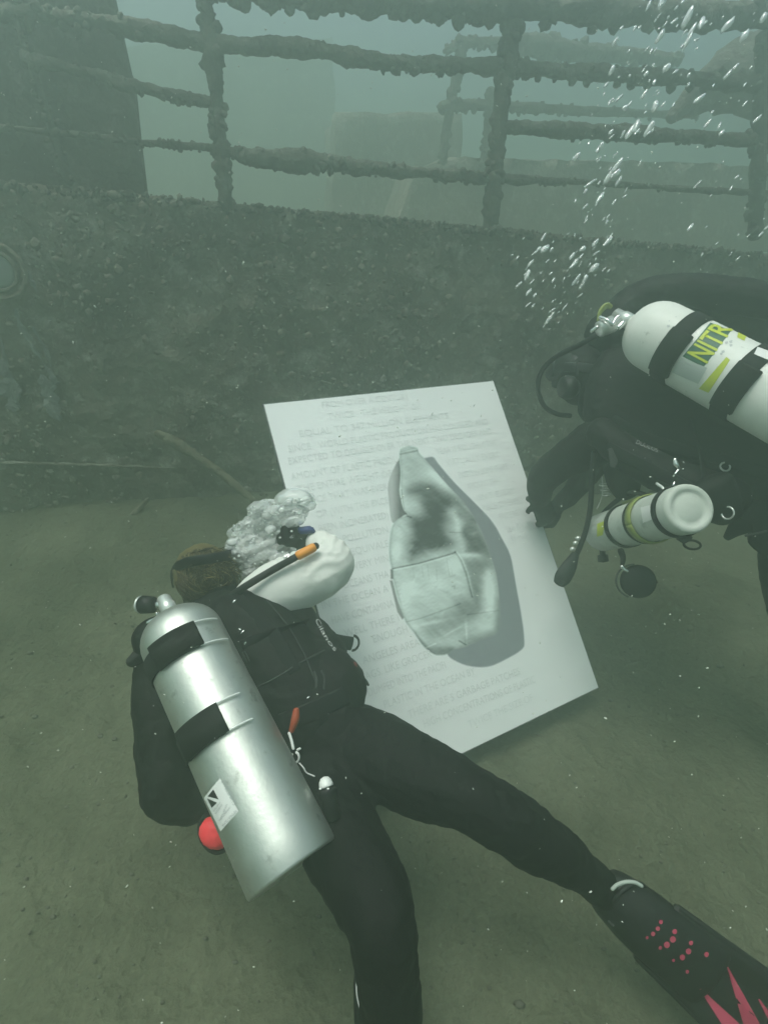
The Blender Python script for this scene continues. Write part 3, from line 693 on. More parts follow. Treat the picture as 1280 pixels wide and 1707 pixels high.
obj('body', wrinkle(fuse(bm, .0058, 5), .0052, 17), M['suit'], dv1)
# white sleeve
bm = bmesh.new()
def sl_fn(p, d):
    q = to_px(p); k = max(0, 1-abs(q[0]-540)/70)
    h = abs(noise.noise(V((p.x*16, p.y*30+4, p.z*30)))); up = max(0, min(1, (925-q[1])/25))
    dd = math.hypot(q[0]-516, (q[1]-900)*1.1); ring_ = math.sin(dd*.52+5.0*noise.noise(V((p.x*9, p.y*9, p.z*16))))
    return 1+.03*noise.noise(p*18)-.05*k*(.2+up)*max(0, 1-h*7)+.13*ring_*max(0, 1-abs(dd-44)/40)*(.55+.45*noise.noise(p*11))+.03*noise.noise(V((p.x*9, p.y*40, p.z*40)))
loft(bm, [(P(425, 1010, 1.445), .070), (P(455, 988, 1.45), .078), (P(500, 967, 1.45), .077), (P(532, 953, 1.45), .074), (P(552, 940, 1.48), .064), (P(548, 922, 1.53), .052), (P(534, 908, 1.57), .043), (P(522, 902, 1.60), .032)], 40, 14, fn=sl_fn)
obj('sleeve', fuse(bm, .0045, 3, 'sleeve'), M['sleeve'], dv1)
# wrist computer on the gloved hand
bm = bmesh.new(); c = P(509, 883, 1.545); slab(bm, [c+img(x, y, 0) for x, y in ((-.024, -.008), (.018, -.012), (.03, .008), (-.02, .012))], img(0, .004, .03), .004)
obj('wrist_computer', bm, M['blue'], dv1)
# hair: strands lying over the head and streaming to the back
bm = bmesh.new()
hcn = P(338, 955, 1.59)
ell(bm, hcn, (img(.078, -.015, 0), img(.015, .080, .03), img(0, -.03, .090)), 3, lambda co: 1+.05*noise.noise(co*3))
hair_core = bm
bm2 = bmesh.new()
rnd = random.Random(3)
def surf(x, y, lift):                                           # depth of the head surface nearest us
    a = (x-338)/56; b = (y-958)/60; z = math.sqrt(max(.02, 1-min(1, a*a+b*b)))
    return 1.59-.105*z-lift
def strand(px, lift, r):
    px = catmull(px, 4); n = len(px)
    loft(bm2, [(P(x, y, surf(x, y, lift*(.3+math.sin(i/n*3)))), r*(1-.6*i/n)) for i, (x, y) in enumerate(px)], 4, 1, cap=False)
for k in range(760):                                            # swept from the crown to the lower right
    th = rnd.uniform(-3.3, .25); st = (340+rnd.uniform(40, 52)*math.cos(th), 960+rnd.uniform(38, 48)*math.sin(th))
    en = (368+rnd.gauss(0, 15), 990+rnd.gauss(0, 9)); c_ = rnd.uniform(-1, 1)
    nx_, ny_ = -(en[1]-st[1]), en[0]-st[0]; bow = rnd.uniform(.02, .26)*(1 if th < -1.2 else -1)
    m1 = (st[0]*.66+en[0]*.34+nx_*bow+rnd.uniform(-4, 4), st[1]*.66+en[1]*.34+ny_*bow+rnd.uniform(-3, 3))
    m2 = (st[0]*.3+en[0]*.7+nx_*bow*.9+rnd.uniform(-6, 6), st[1]*.3+en[1]*.7+ny_*bow*.9+rnd.uniform(-4, 4))
    strand([st, m1, m2, en], rnd.uniform(.0, .016), .0013)
for k in range(420):                                            # and down the left side to the collar
    th = rnd.uniform(-3.6, -1.7); st = (340+rnd.uniform(20, 48)*math.cos(th), 960+rnd.uniform(10, 40)*math.sin(th)); en = (rnd.uniform(306, 362), rnd.uniform(990, 1014)); c_ = rnd.uniform(-12, 8)
    strand([st, (st[0]*.6+en[0]*.4+c_, st[1]*.6+en[1]*.4), (st[0]*.25+en[0]*.75-c_*.6, st[1]*.25+en[1]*.75), en], rnd.uniform(.0, .014), .0013)
for k in range(130):                                            # loose curls lying on top
    cx, cy = 352+rnd.gauss(0, 9), 966+rnd.gauss(0, 7); r_ = rnd.uniform(8, 26); a0_ = rnd.uniform(0, 6.28); sp_ = rnd.uniform(1.2, 3.2)
    strand([(cx+r_*1.15*math.cos(a0_+sp_*i/5), cy+r_*.8*math.sin(a0_+sp_*i/5)) for i in range(6)], rnd.uniform(.012, .028), .0014)
for k in range(170):                                            # loose wisps drifting at the top and side
    th = rnd.uniform(-3.0, -.1); x, y = 340+rnd.uniform(40, 50)*math.cos(th), 960+rnd.uniform(38, 46)*math.sin(th); d = rnd.uniform(1.50, 1.6)
    a = rnd.uniform(-.5, 1.2)
    loft(bm2, [(P(x, y, d), .0012), (P(x+9*math.cos(a), y-3+6*math.sin(a), d), .001), (P(x+20*math.cos(a), y+rnd.uniform(-6, 8)+9*math.sin(a), d), .0008)], 4, 4, cap=False)
hair_me = bpy.data.meshes.new('strands'); bm2.to_mesh(hair_me); bm2.free(); hair_core.from_mesh(hair_me)
obj('hair', hair_core, M['hair'], dv1)
# mask with its strap round the back of the head
mk = thing('dive_mask', 'black dive mask whose strap crosses the brown hair', 'mask', P(335, 935, 1.55), 'dive masks')
bm = bmesh.new()
loft(bm, [(P(x, y, d), .0145, .0035) for x, y, d in ((288, 974, 1.66), (287, 960, 1.585), (296, 945, 1.515), (314, 937, 1.468), (338, 933, 1.452), (364, 929, 1.468), (384, 925, 1.52), (396, 924, 1.62))], 12, 8, W=img(.1, 1, .2).normalized())
obj('strap', bm, M['rubber'], mk)
bm = bmesh.new(); ell(bm, P(350, 956, 1.70), (img(.070, 0, 0), img(0, .036, .01), img(0, 0, .03)), 3); obj('frame', bm, M['rubber'], mk)
bm = bmesh.new(); slab(bm, [P(x, y, 1.732) for x, y in ((322, 938), (378, 938), (374, 968), (326, 968))], img(0, 0, .006)); obj('lens', bm, M['lens'], mk)
obj('buckle', slab(bmesh.new(), [P(x, y, 1.575) for x, y in ((290, 953), (294, 952), (292, 968), (289, 968))], img(0, 0, .008)), M['steel'], mk)

# buoyancy vest
bcd = thing('buoyancy_vest', 'black buoyancy vest with white script on its shoulder strap, worn under the silver tank', 'vest', P(470, 1180, 1.3))
bm = bmesh.new()
loft(bm, [(P(345, 1040, 1.45), .120, .07), (P(360, 1062, 1.43), .168, .10), (P(420, 1115, 1.40), .186, .118), (P(475, 1175, 1.35), .172, .115), (P(510, 1215, 1.32), .155, .105)], 30, 6, W=W1)
loft(bm, [(P(432, 985, 1.47), .035), (P(480, 1010, 1.45), .045), (P(522, 1050, 1.43), .036), (P(556, 1092, 1.40), .04)], 14, 5)
loft(bm, [(P(520, 1110, 1.37), .075), (P(560, 1138, 1.33), .072), (P(570, 1170, 1.31), .06)], 16, 5)
loft(bm, [(P(270, 1110, 1.42), .07), (P(262, 1180, 1.38), .06), (P(276, 1250, 1.34), .05)], 14, 5)
loft(bm, [(P(290, 1066, 1.40), .04), (P(330, 1030, 1.47), .030), (P(395, 1006, 1.48), .030), (P(440, 1002, 1.46), .043)], 14, 5)
vest = obj('bladder', wrinkle(fuse(bm, .006, 5, 'bladder'), .004, 20), M['nylon'], bcd)
# webbing tab with D ring
bm = bmesh.new()
loft(bm, [(P(545, 1066, 1.42), .020, .003), (P(565, 1070, 1.44), .019, .003), (P(587, 1073, 1.46), .0185, .003)], 10, 5, W=img(-.1, 1, 0))
tab = obj('strap', bm, M['web'], bcd)
cd = P(588, 1072, 1.46)
obj('ring', torus(cd, img(-.1, -.1, 1), .0165, .003, -math.pi/2, math.pi/2, 16, u=img(1, .12, 0), squash=1.25), M['rubber'], tab)
# script on the shoulder strap: curved, following the strap edge
me = subdiv_mesh(text_mesh('Cilanos'), 1)
def onstrap(a, b):
    path = np.array([(528, 1032), (536, 1048), (546, 1066), (560, 1084)], float); k = a*(len(path)-1); i = min(int(k), len(path)-2); f = k-i
    p = path[i]*(1-f)+path[i+1]*f; dd = path[i+1]-path[i]; nn = np.array([dd[1], -dd[0]])/np.hypot(*dd)
    q = p+nn*(b*7-3); return P(q[0], q[1], 1.352)
_z = map_mesh(me, onstrap)
# drop the lettering onto the vest surface
from mathutils.bvhtree import BVHTree
def drape(me, target, lift=.0015):
    tm = target.data; off = rootloc(target); vs = [v.co+off for v in tm.vertices]; bv = BVHTree.FromPolygons(vs, [p.vertices[:] for p in tm.polygons])
    last = None; miss = []
    for v in me.vertices:
        d = (v.co-C).normalized(); h = bv.ray_cast(C, d)
        if h[0] is not None: v.co = h[0]-d*lift
        else: 
            h2 = bv.find_nearest(v.co); v.co = h2[0]+(C-h2[0]).normalized()*lift
    return me
obj('lettering', drape(me, vest, .004), mat('faded script', (.42, .43, .41), .5), vest)
# pocket zip pull and red trim
obj('zip_pull', tube([P(597, 1118, 1.33), P(604, 1128, 1.33), P(607, 1134, 1.33)], .0022), M['rubber'], bcd)
obj('toggle', loft(bmesh.new(), [(P(606, 1130, 1.33), .003), (P(610, 1137, 1.33), .005), (P(614, 1142, 1.33), .003)], 8, 4), M['rubber'], bcd)
bm = bmesh.new(); ell(bm, P(588, 1113, 1.325), (img(.012, .004, 0), img(-.004, .014, 0), img(0, 0, .02)), 2); obj('pocket_trim', bm, mat('dull red trim', (.16, .03, .03), .6), bcd)
# small bright hardware along the vest edge
def hit_d(px, py, tgs):
    best = 9
    for tg in tgs:
        off = rootloc(tg); bv = BVHTree.FromPolygons([v.co+off for v in tg.data.vertices], [p.vertices[:] for p in tg.data.polygons])
        h = bv.ray_cast(C, ray(px, py).normalized())
        if h[0] is not None: best = min(best, (h[0]-C).dot(fwd))
    return best
body1 = [o for o in dv1.children if o.name == 'body'][0]
def on1(pts, lift=.003):
    return [P(x, y, hit_d(x, y, (vest, body1))-lift) for x, y in pts]
for nm, pts, w_, m_ in (('shoulder_strap', [(398, 1000), (430, 1030), (462, 1070), (490, 1120)], .021, 'web'), ('waist_strap', [(470, 1205), (510, 1190), (550, 1172), (578, 1158)], .022, 'web'), ('chest_strap', [(405, 1075), (440, 1060), (480, 1046), (512, 1036)], .013, 'web'),
                        ('seam', [(446, 1002), (478, 1040), (505, 1085), (528, 1140)], .0018, 'webgrey'), ('seam', [(420, 1150), (460, 1130), (500, 1105), (540, 1085)], .0018, 'webgrey'), ('pull_tab', [(524, 1120), (528, 1132), (527, 1146)], .004, 'webgrey'), ('pull_tab', [(536, 1118), (541, 1130), (540, 1148)], .003, 'webgrey')):
    obj(nm, loft(bmesh.new(), [(p, w_, .0025) for p in on1(pts)], 10, 8, W=img(.7, -.7, 0) if nm != 'waist_strap' else img(.4, .9, 0)), M[m_], bcd)
for (x, y, dx, dy) in ((398, 1048, 4, 2), (402, 1056, 5, -5), (408, 1074, 4, -6), (404, 1088, 8, 16), (408, 1086, 8, 16), (389, 1004, 4, -4), (512, 1164, 4, -3)):
    me_ = bmesh.new(); e_ = on1([(x, y), (x+dx/2, y+dy/2), (x+dx, y+dy)], .004); loft(me_, [(e_[0], .0016), (e_[1], .0022), (e_[2], .0014)], 8, 3); obj('buckle', me_, M['chrome'] if dy < 10 else M['webgrey'], bcd)
# inflator pieces poking out at the left of the tank
bm = bmesh.new(); loft(bm, [(P(248, 1075, 1.38), .014), (P(232, 1093, 1.37), .018), (P(219, 1104, 1.36), .014)], 12, 5); obj('pull_tab', bm, M['rubber'], bcd)
bm = bmesh.new(); loft(bm, [(P(300, 1035, 1.36), .022), (P(258, 1046, 1.35), .028), (P(240, 1062, 1.34), .028), (P(236, 1080, 1.34), .02)], 12, 5); obj('hose_sleeve', bm, M['nylon'], bcd)

# silver tank
T1 = Tank(P(306, 1066, 1.245), P(490, 1450, 1.02), .0925)
tk = thing('scuba_tank', 'bare silver tank on the back of the diver with brown hair', 'tank', T1.b, 'dive tanks')
prof = [(-.085, .015), (-.08, .022), (-.068, .028)] + [(-.068+.068*(1-math.cos(a*math.pi/2/9)), .028+.0645*math.sin(a*math.pi/2/9)) for a in range(1, 10)]
prof += [(T1.L*k/10, .0925) for k in range(1, 10)] + [(T1.L-.006, .0925), (T1.L-.001, .0905), (T1.L, .083), (T1.L-.004, .06), (T1.L-.006, 0)]
obj('cylinder', lathe(bmesh.new(), T1.a, T1.ax, prof, 72), M['alu'], tk)
refL = img(-.4, -.2, -1)
def cam_band(T, t, parent, th0, th1, pad0, pad1, ref, wd_=.055, pw=.066, m=M['web']):
    s_ = obj('cam_strap', T.band(t, wd_, .001, th0, th1, .004, 40, ref), m, parent)
    obj('buckle', T.band(t, pw, .005, pad0, pad1, .012, 24, ref), M['nylon'], s_)
    return s_
# angles run round the tank from the side that faces us
refc = (C-(T1.a+T1.b)/2)
def ang(T, px, py, ref):
    p = T.hit(px, py); a = T.ax; e1 = (ref-a*ref.dot(a)).normalized(); e2 = a.cross(e1); d = p-T.a; d = d-a*d.dot(a)
    return math.atan2(d.dot(e2), d.dot(e1)), (p-T.a).dot(a)
wire_m = mat('bright wire', (.74, .76, .73), .35, metal=.2)
for (edge, buckle_l, buckle_r, wire_r, wdt) in (((268, 1100), (256, 1105), (330, 1058), (362, 1052), .060), ((335, 1225), (312, 1238), (372, 1196), (402, 1186), .064)):
    thl, _ = ang(T1, *buckle_l, refc); thr, tt = ang(T1, *buckle_r, refc); thw, tw = ang(T1, *wire_r, refc)
    sgn = 1 if thr > thl else -1
    s_ = obj('cam_strap', T1.band(tt, wdt*.82, .001, thr-sgn*.05, thr-sgn*3.9, .004, 44, refc), M['web'], tk)
    obj('buckle', T1.band(tt, wdt, .004, thr, thr-sgn*1.05, .011, 24, refc), M['nylon'], s_)
    for e in (-1, 1):
        obj('wire', T1.ring(tt+e*wdt*.47, .006, .0022, thr+sgn*-.06, thw+sgn*.12, refc), wire_m, s_)
# sticker with its two black triangles and rows of print
lab = obj('sticker', T1.patch([(367, 1297), (398, 1352), (368, 1386), (340, 1330)], .0007), M['label'], tk)
def flat_poly(T, pts, lift):
    bm = bmesh.new(); q = [np.array(p, float) for p in pts]
    if len(q) == 3: q = q+[q[2]]
    me = T.patch([tuple(c) for c in q], lift, 6, 6); return me
obj('mark', flat_poly(T1, [(355.8, 1316), (364.5, 1332.5), (346.5, 1327.5)], .0014), M['ink'], lab)
obj('mark', flat_poly(T1, [(345.5, 1331), (362, 1338), (353, 1346.5)], .0014), M['ink'], lab)
for (xa, ya, xb, yb, hh_) in ((369, 1303, 389, 1343, 7), (366, 1336, 355, 1352, 3), (369, 1340, 358, 1356, 3), (377, 1340, 366, 1366, 3), (392, 1350, 369, 1376, 5), (383, 1344, 364, 1368, 3)):
    d = np.array([xb-xa, yb-ya], float); n_ = np.array([d[1], -d[0]])/np.hypot(*d)*hh_
    if n_[0] < 0 and hh_ == 7: n_ = -n_
    obj('print_line', T1.text('EWBLSMRTSN'[:9] if hh_ == 7 else 'HMNERTSLHA', [(xa+n_[0], ya+n_[1]), (xb+n_[0], yb+n_[1]), (xb, yb), (xa, ya)], .0014), M['greyink'], lab)
# valve
vb = T1.a-T1.ax*.10
vl = obj('valve', lathe(bmesh.new(), T1.a-T1.ax*.125, T1.ax, [(0, .012), (.004, .016), (.02, .017), (.024, .019), (.04, .019), (.044, .016), (.05, .016)], 24), M['steel'], tk)
kx = (P(240, 1008, 1.31)-vb)
obj('knob', lathe(bmesh.new(), vb+kx*.55, kx, [(0, .012), (.004, .02), (.034, .022), (.038, .017), (.042, 0)], 20), M['rubber'], vl)
obj('stem', lathe(bmesh.new(), vb, kx, [(0, .011), (kx.length*.6, .011)], 14), M['chrome'], vl)
obj('knob_ring', torus(vb+kx.normalized()*(kx.length*.55+.040), kx, .018, .0035), M['steel'], vl)
# regulator
rg = thing('regulator', 'regulator on the silver tank, black hose with an orange sleeve over the white sleeve', 'regulator', vb, 'regulators')
bm = bmesh.new(); lathe(bm, P(288, 1026, 1.37), img(1, -.25, .3), [(-.02, .014), (-.016, .020), (.03, .021), (.034, .017), (.05, .017), (.054, .010)], 24); obj('first_stage', bm, M['rubber'], rg)
for (x, y, x2, y2) in ((247, 1038, 260, 1030), (262, 1022, 266, 1034), (283, 1012, 291, 1005), (276, 1020, 287, 1026)):
    obj('fitting', tube([P(x, y, 1.30), P(x2, y2, 1.30)], .0045), M['chrome'], rg)
hs = obj('hose', tube([P(290, 1022, 1.36), P(330, 1022, 1.385), P(375, 1000, 1.375), P(410, 977, 1.36), P(455, 950, 1.37), P(500, 925, 1.37), P(522, 913, 1.38), P(527, 910, 1.385)], [.0095]*8, 12, 8), M['rubber'], rg)
obj('hose_protector', tube([P(498, 926, 1.37), P(510, 919.5, 1.374), P(522, 913, 1.38)], .0122, 14, 6), M['orange'], hs)
obj('clip', tube([P(474, 930, 1.395), P(482, 924, 1.40), P(478, 936, 1.39)], .003, 8), M['chrome'], hs)
obj('second_stage', lathe(bmesh.new(), P(399, 945, 1.70), img(.7, -.1, .5), [(-.02, .02), (-.012, .032), (.01, .034), (.02, .028), (.024, 0)], 24), M['rubber'], rg)
# red pouch behind the tank
bm = bmesh.new()
ell(bm, P(360, 1388, 1.18), (img(.036, .004, 0), img(0, .034, 0), img(0, 0, .026)), 4, lambda co: 1+.05*noise.noise(co*3)-.05*max(0, 1-abs(noise.noise(co*2.2+V((3, 0, 0))))*9))
pou = thing('red_pouch', 'bright red rounded pouch peeking out from behind the silver tank', 'pouch', P(360, 1388, 1.18))
obj('fabric', bm, M['red'], pou)
obj('edging', torus(P(357, 1389, 1.185), img(.45, 0, 1), .041, .005, seg=30), M['web'], pou)
# bolt snap on its cord, orange handle, white capped torch
bs = thing('bolt_snap', 'white metal bolt snap on a short cord at the hip, right of the silver tank', 'clip', P(490, 1250, 1.16))
obj('shaft', tube([P(482, 1222, 1.165), P(486, 1234, 1.16), P(489, 1248, 1.155)], .0032), M['whiteplastic'], bs)
obj('hook', torus(P(492, 1263, 1.155), img(.2, 0, 1), .0115, .003, -.2, 5.2, 24, u=img(.3, -1, 0), squash=.75), M['whiteplastic'], bs)
obj('trigger', tube([P(496, 1250, 1.155), P(500, 1248, 1.152)], .0025), M['whiteplastic'], bs)
obj('cord', tube([P(499, 1272, 1.155), P(506, 1280, 1.15), P(511, 1288, 1.15), P(524, 1294, 1.15)], .0016, 6), M['label'], bs)
oh = tag(obj('orange_handle', loft(bmesh.new(), [(P(494, 1184, 1.175), .007), (P(492, 1200, 1.17), .009), (P(486, 1218, 1.17), .006)], 12, 5), M['redorange']), 'dull orange handle stowed above the white bolt snap', 'handle')
tr = thing('dive_torch', 'small black torch with a white domed cap at the thigh', 'torch', P(545, 1320, 1.10))
a0, a1 = P(541, 1298, 1.10), P(552, 1345, 1.08)
obj('cap', lathe(bmesh.new(), a0, a1-a0, [(-.004, 0), (-.002, .008), (.004, .0125), (.012, .0145), (.016, .0145)], 24), M['whiteplastic'], tr)
obj('barrel', lathe(bmesh.new(), a0+(a1-a0).normalized()*.017, a1-a0, [(0, .016), (.004, .019), (.012, .019), (.016, .016), (.06, .015), (.063, 0)], 24), M['rubber'], tr)
for x in (534, 547): 
    bm = bmesh.new(); ell(bm, P(x, 1315, 1.078), (img(.003, 0, 0), img(0, .002, 0), img(0, 0, .002)), 2); obj('stud', bm, M['label'], tr)
# calf strap of the near leg
ks = obj('leg_strap', slab(bmesh.new(), [P(x, y, .955) for x, y in ((592, 1600), (600, 1612), (602, 1660), (612, 1707), (620, 1760), (598, 1760), (590, 1700), (589, 1640))], img(0, 0, .02), .003), M['rubber'], dv1)
obj('piping', tube([P(x, y, .952) for x, y in ((595, 1606), (594, 1640), (596, 1665), (606, 1706), (613, 1750))], .0014, 6), M['label'], ks)
obj('piping', tube([P(x, y, .952) for x, y in ((600, 1660), (607, 1680), (613, 1707), (620, 1750))], .0012, 6), M['label'], ks)

# swim fin on the right foot
fin = thing('swim_fin', 'black swim fin with pink stripes and dots on the trailing foot', 'fin', P(1060, 1525, 1.22), 'swim fins')
fA, fB = P(1030, 1500, 1.22), P(1420, 1830, 1.09)
fx = (fB-fA).normalized(); fy0 = img(.66, -.74, -.1); fy = (fy0-fx*fy0.dot(fx)).normalized(); fz = fx.cross(fy)
if fz.dot(C-fA) < 0: fz = -fz
fl = (fB-fA).length
bm = bmesh.new()
loft(bm, [(fA-fx*.02, .055, .044), (fA+fx*.04, .066, .050), (fA+fx*.10, .070, .046), (fA+fx*.16, .072, .034), (fA+fx*.22, .076, .020)], 24, 6, W=fy)
obj('foot_pocket', bm, M['rubber'], fin)
bm = bmesh.new(); NB = 24
def half(s): return .070+(.045)*(s/fl)**1.1
rows = []
for i in range(NB+1):
    s = .09+(fl-.09)*i/NB; row = []
    for j in range(11):
        y = (j-5)/5; q = fA+fx*s+fy*(y*half(s)) + fz*(.010*abs(y)**3+.004*math.cos(y*9))
        row.append(q)
    rows.append(row)
for sgn in (0, 1):
    g = [[bm.verts.new(q - fz*(.010*sgn)) for q in r] for r in rows]
    for i in range(NB):
        for j in range(10): bm.faces.new((g[i][j], g[i][j+1], g[i+1][j+1], g[i+1][j]))
    if sgn == 0: gt = g
    else:
        for i in range(NB):
            for j in (0, 10): bm.faces.new((gt[i][j], gt[i+1][j], g[i+1][j], g[i][j]))
        for i in (0, NB):
            for j in range(10): bm.faces.new((gt[i][j], gt[i][j+1], g[i][j+1], g[i][j]))
blade = obj('blade', bm, M['rubber'], fin)
for sgn in (-1, 1):
    obj('side_rail', loft(bmesh.new(), [(fA+fx*s+fy*(sgn*half(s)*.97), .006, .009*(1-.4*s/fl)) for s in (.10, .16, .22, .3, .42, fl)], 10, 6, W=fy), M['rubber'], fin)
pocket = bpy.data.objects[[o.name for o in fin.children if o.name.startswith('foot_pocket')][0]]
def drape2(me, targets, lift):
    vs = []; fs = []
    for tg in targets:
        off = rootloc(tg); b0 = len(vs); vs += [v.co+off for v in tg.data.vertices]; fs += [[b0+i for i in p.vertices] for p in tg.data.polygons]
    bv = BVHTree.FromPolygons(vs, fs)
    for v in me.vertices:
        d = (v.co-C).normalized(); h = bv.ray_cast(C, d); 
        v.co = (h[0] if h[0] is not None else bv.find_nearest(v.co)[0])-d*lift
    return me
def decal(poly, targets, lift=.0015, nu=8, nv=8, d=1.2):
    q = [np.array(p, float) for p in poly]; q = q+[q[2]] if len(q) == 3 else q; vs = []
    for j in range(nv+1):
        for i in range(nu+1):
            a, b = i/nu, j/nv; p = (q[0]*(1-a)+q[1]*a)*(1-b)+(q[3]*(1-a)+q[2]*a)*b; vs.append(P(p[0], p[1], d))
    fs = [(j*(nu+1)+i, j*(nu+1)+i+1, (j+1)*(nu+1)+i+1, (j+1)*(nu+1)+i) for j in range(nv) for i in range(nu)]
    me = bpy.data.meshes.new('decal'); me.from_pydata(vs, [], fs); return drape2(me, targets, lift)
ft = [blade, pocket]
for poly in ([(1211, 1612), (1213, 1612), (1312, 1790), (1262, 1790)], [(1165, 1649), (1168, 1648), (1290, 1760), (1246, 1775)], [(1263, 1666), (1265, 1665), (1350, 1780), (1325, 1790)]):
    obj('stripe', decal(poly, ft), M['pink'], blade)
for (x, y, r) in ((1101, 1537, 3.4), (1096, 1548, 3.6), (1088, 1557, 3.6), (1078, 1563, 2.4), (1124, 1553, 4), (1121, 1566, 5), (1111, 1575, 5), (1100, 1580, 3), (1151, 1572, 3.6), (1147, 1586, 4.6), (1137, 1596, 4.6), (1122, 1601, 2.6), (1177, 1591, 4), (1145, 1620, 3)):
    bm = bmesh.new(); n_ = 12; cen = bm.verts.new(P(x, y, 1.2)); rg_ = [bm.verts.new(P(x+r*math.cos(2*math.pi*k/n_), y+r*1.1*math.sin(2*math.pi*k/n_), 1.2)) for k in range(n_)]
    for k in range(n_): bm.faces.new((cen, rg_[k], rg_[(k+1) % n_]))
    me = bpy.data.meshes.new('dot'); bm.to_mesh(me); bm.free(); obj('dot', drape2(me, ft, .002), M['pink'], pocket)
obj('heel_strap', torus(P(1046, 1502, 1.205), img(.35, .3, -.9), .048, .0055, seg=36, u=img(1, -.1, 0)), M['rubber'], fin)
obj('strap_trim', tube([P(x, y, 1.15) for x, y in ((1020, 1482), (1030, 1474), (1044, 1470), (1058, 1471), (1069, 1477))], .004, 8), mat('pale rubber', (.36, .40, .36), .5), fin)
obj('strap_clip', tube([P(1014, 1536, 1.19), P(1021, 1543, 1.185)], .003, 8), M['webgrey'], fin)

# ================================================================== RIGHT DIVER
dv2 = thing('person', 'hooded diver in black gripping the right edge of the panel, white tank on back', 'person', P(1330, 760, 1.6), 'divers holding the panel')
W2 = img(.25, -.93, .35).normalized()
bm = bmesh.new()
loft(bm, [(P(985, 640, 1.93), .07, .07), (P(1010, 650, 1.90), .15, .10), (P(1065, 655, 1.86), .20, .125), (P(1150, 670, 1.80), .205, .13), (P(1250, 710, 1.72), .19, .125), (P(1360, 760, 1.62), .175, .12), (P(1440, 800, 1.55), .16, .11)], 28, 6, W=W2)
loft(bm, [(P(1000, 645, 1.93), .06), (P(972, 628, 1.96), .058)], 16, 4)
ell(bm, P(968, 625, 1.97), (img(.085, 0, .03), img(0, .112, 0), img(-.03, 0, .09)), 3)      # hooded head
ell(bm, P(925, 640, 1.99), (img(.02, 0, 0), img(0, .018, 0), img(0, 0, .018)), 2)
# left arm reaching down to the panel edge
loft(bm, [(P(1010, 730, 1.82), .085), (P(980, 745, 1.84), .078), (P(940, 768, 1.90), .064), (P(908, 794, 1.97), .058), (P(900, 812, 2.02), .050), (P(902, 830, 2.06), .038)], 18, 5)
hand(bm, P(903, 832, 2.07), img(.30, .85, .45).normalized(), img(.92, -.30, .1).normalized(), img(-.1, -.45, .9).normalized(), 1.0, .8)
loft(bm, [(P(900, 838, 2.06), .016), (P(891, 836, 2.06), .0145), (P(884, 833, 2.07), .012), (P(879, 831, 2.08), .010)], 10, 4)
# right arm on the far side, shoulder humped up and hand forward to the panel
loft(bm, [(P(1030, 560, 2.02), .10), (P(1085, 520, 2.02), .095), (P(1150, 510, 1.98), .09), (P(1230, 525, 1.93), .095), (P(1330, 560, 1.85), .10)], 18, 5)
loft(bm, [(P(1010, 690, 2.0), .07), (P(990, 770, 2.08), .055), (P(952, 822, 2.14), .042), (P(934, 838, 2.17), .034)], 16, 5)
hand(bm, P(932, 840, 2.18), img(-.35, .85, .4).normalized(), img(.85, .35, .1).normalized(), img(-.3, .1, .9).normalized(), .85, .8)
# near thigh, hanging down at the frame edge
loft(bm, [(P(1380, 790, 1.58), .11), (P(1340, 860, 1.62), .10), (P(1310, 930, 1.66), .075), (P(1312, 1010, 1.70), .058), (P(1345, 1100, 1.74), .055), (P(1390, 1190, 1.78), .04)], 18, 5)
loft(bm, [(P(1440, 790, 1.56), .11), (P(1540, 830, 1.52), .09), (P(1650, 860, 1.5), .07)], 16, 5)
obj('body', wrinkle(fuse(bm, .0065, 6)), M['suit'], dv2)
mk2 = thing('dive_mask', 'dark mask on the hooded diver, inside the curve of the hose', 'mask', P(940, 615, 1.95), 'dive masks')
bm = bmesh.new(); ell(bm, P(938, 612, 1.97), (img(.028, 0, .02), img(-.01, .052, 0), img(-.04, 0, .075)), 3); obj('frame', bm, M['rubber'], mk2)
bm = bmesh.new(); slab(bm, [P(x, y, d) for x, y, d in ((926, 596, 1.96), (930, 596, 2.06), (926, 628, 2.06), (922, 628, 1.96))], img(-.008, 0, 0)); obj('lens', bm, M['lens'], mk2)
obj('strap', loft(bmesh.new(), [(P(940, 612, 1.90), .016, .003), (P(962, 612, 1.868), .017, .003), (P(990, 616, 1.87), .017, .003), (P(1012, 622, 1.90), .014, .003)], 10, 5, W=img(0, 1, 0)), M['rubber'], mk2)
obj('buckle', tube([P(961, 603, 1.862), P(962, 625, 1.862)], .004), M['webgrey'], mk2)

# vest of the right diver
bc2 = thing('buoyancy_vest', 'black buoyancy vest with metal rings along its lower edge, under the white tank', 'vest', P(1200, 730, 1.6))
bm = bmesh.new()
loft(bm, [(P(1005, 650, 1.86), .17, .08), (P(1080, 665, 1.83), .21, .12), (P(1170, 690, 1.76), .215, .12), (P(1280, 740, 1.66), .20, .12), (P(1380, 790, 1.58), .18, .11)], 28, 6, W=W2)
loft(bm, [(P(1005, 560, 1.92), .07), (P(1060, 500, 1.92), .06), (P(1130, 484, 1.88), .055), (P(1200, 490, 1.84), .06), (P(1330, 510, 1.78), .06)], 16, 6)
loft(bm, [(P(1000, 720, 1.74), .05), (P(1050, 760, 1.68), .055), (P(1130, 800, 1.62), .06), (P(1220, 830, 1.56), .06)], 16, 6)
vest2 = obj('bladder', wrinkle(fuse(bm, .0065, 5, 'bladder'), .004, 20), M['nylon'], bc2)
me = subdiv_mesh(text_mesh('DUDLOS'), 1)
q = [np.array(c, float) for c in ((1062, 733), (1097, 748), (1095, 754), (1059, 739))]
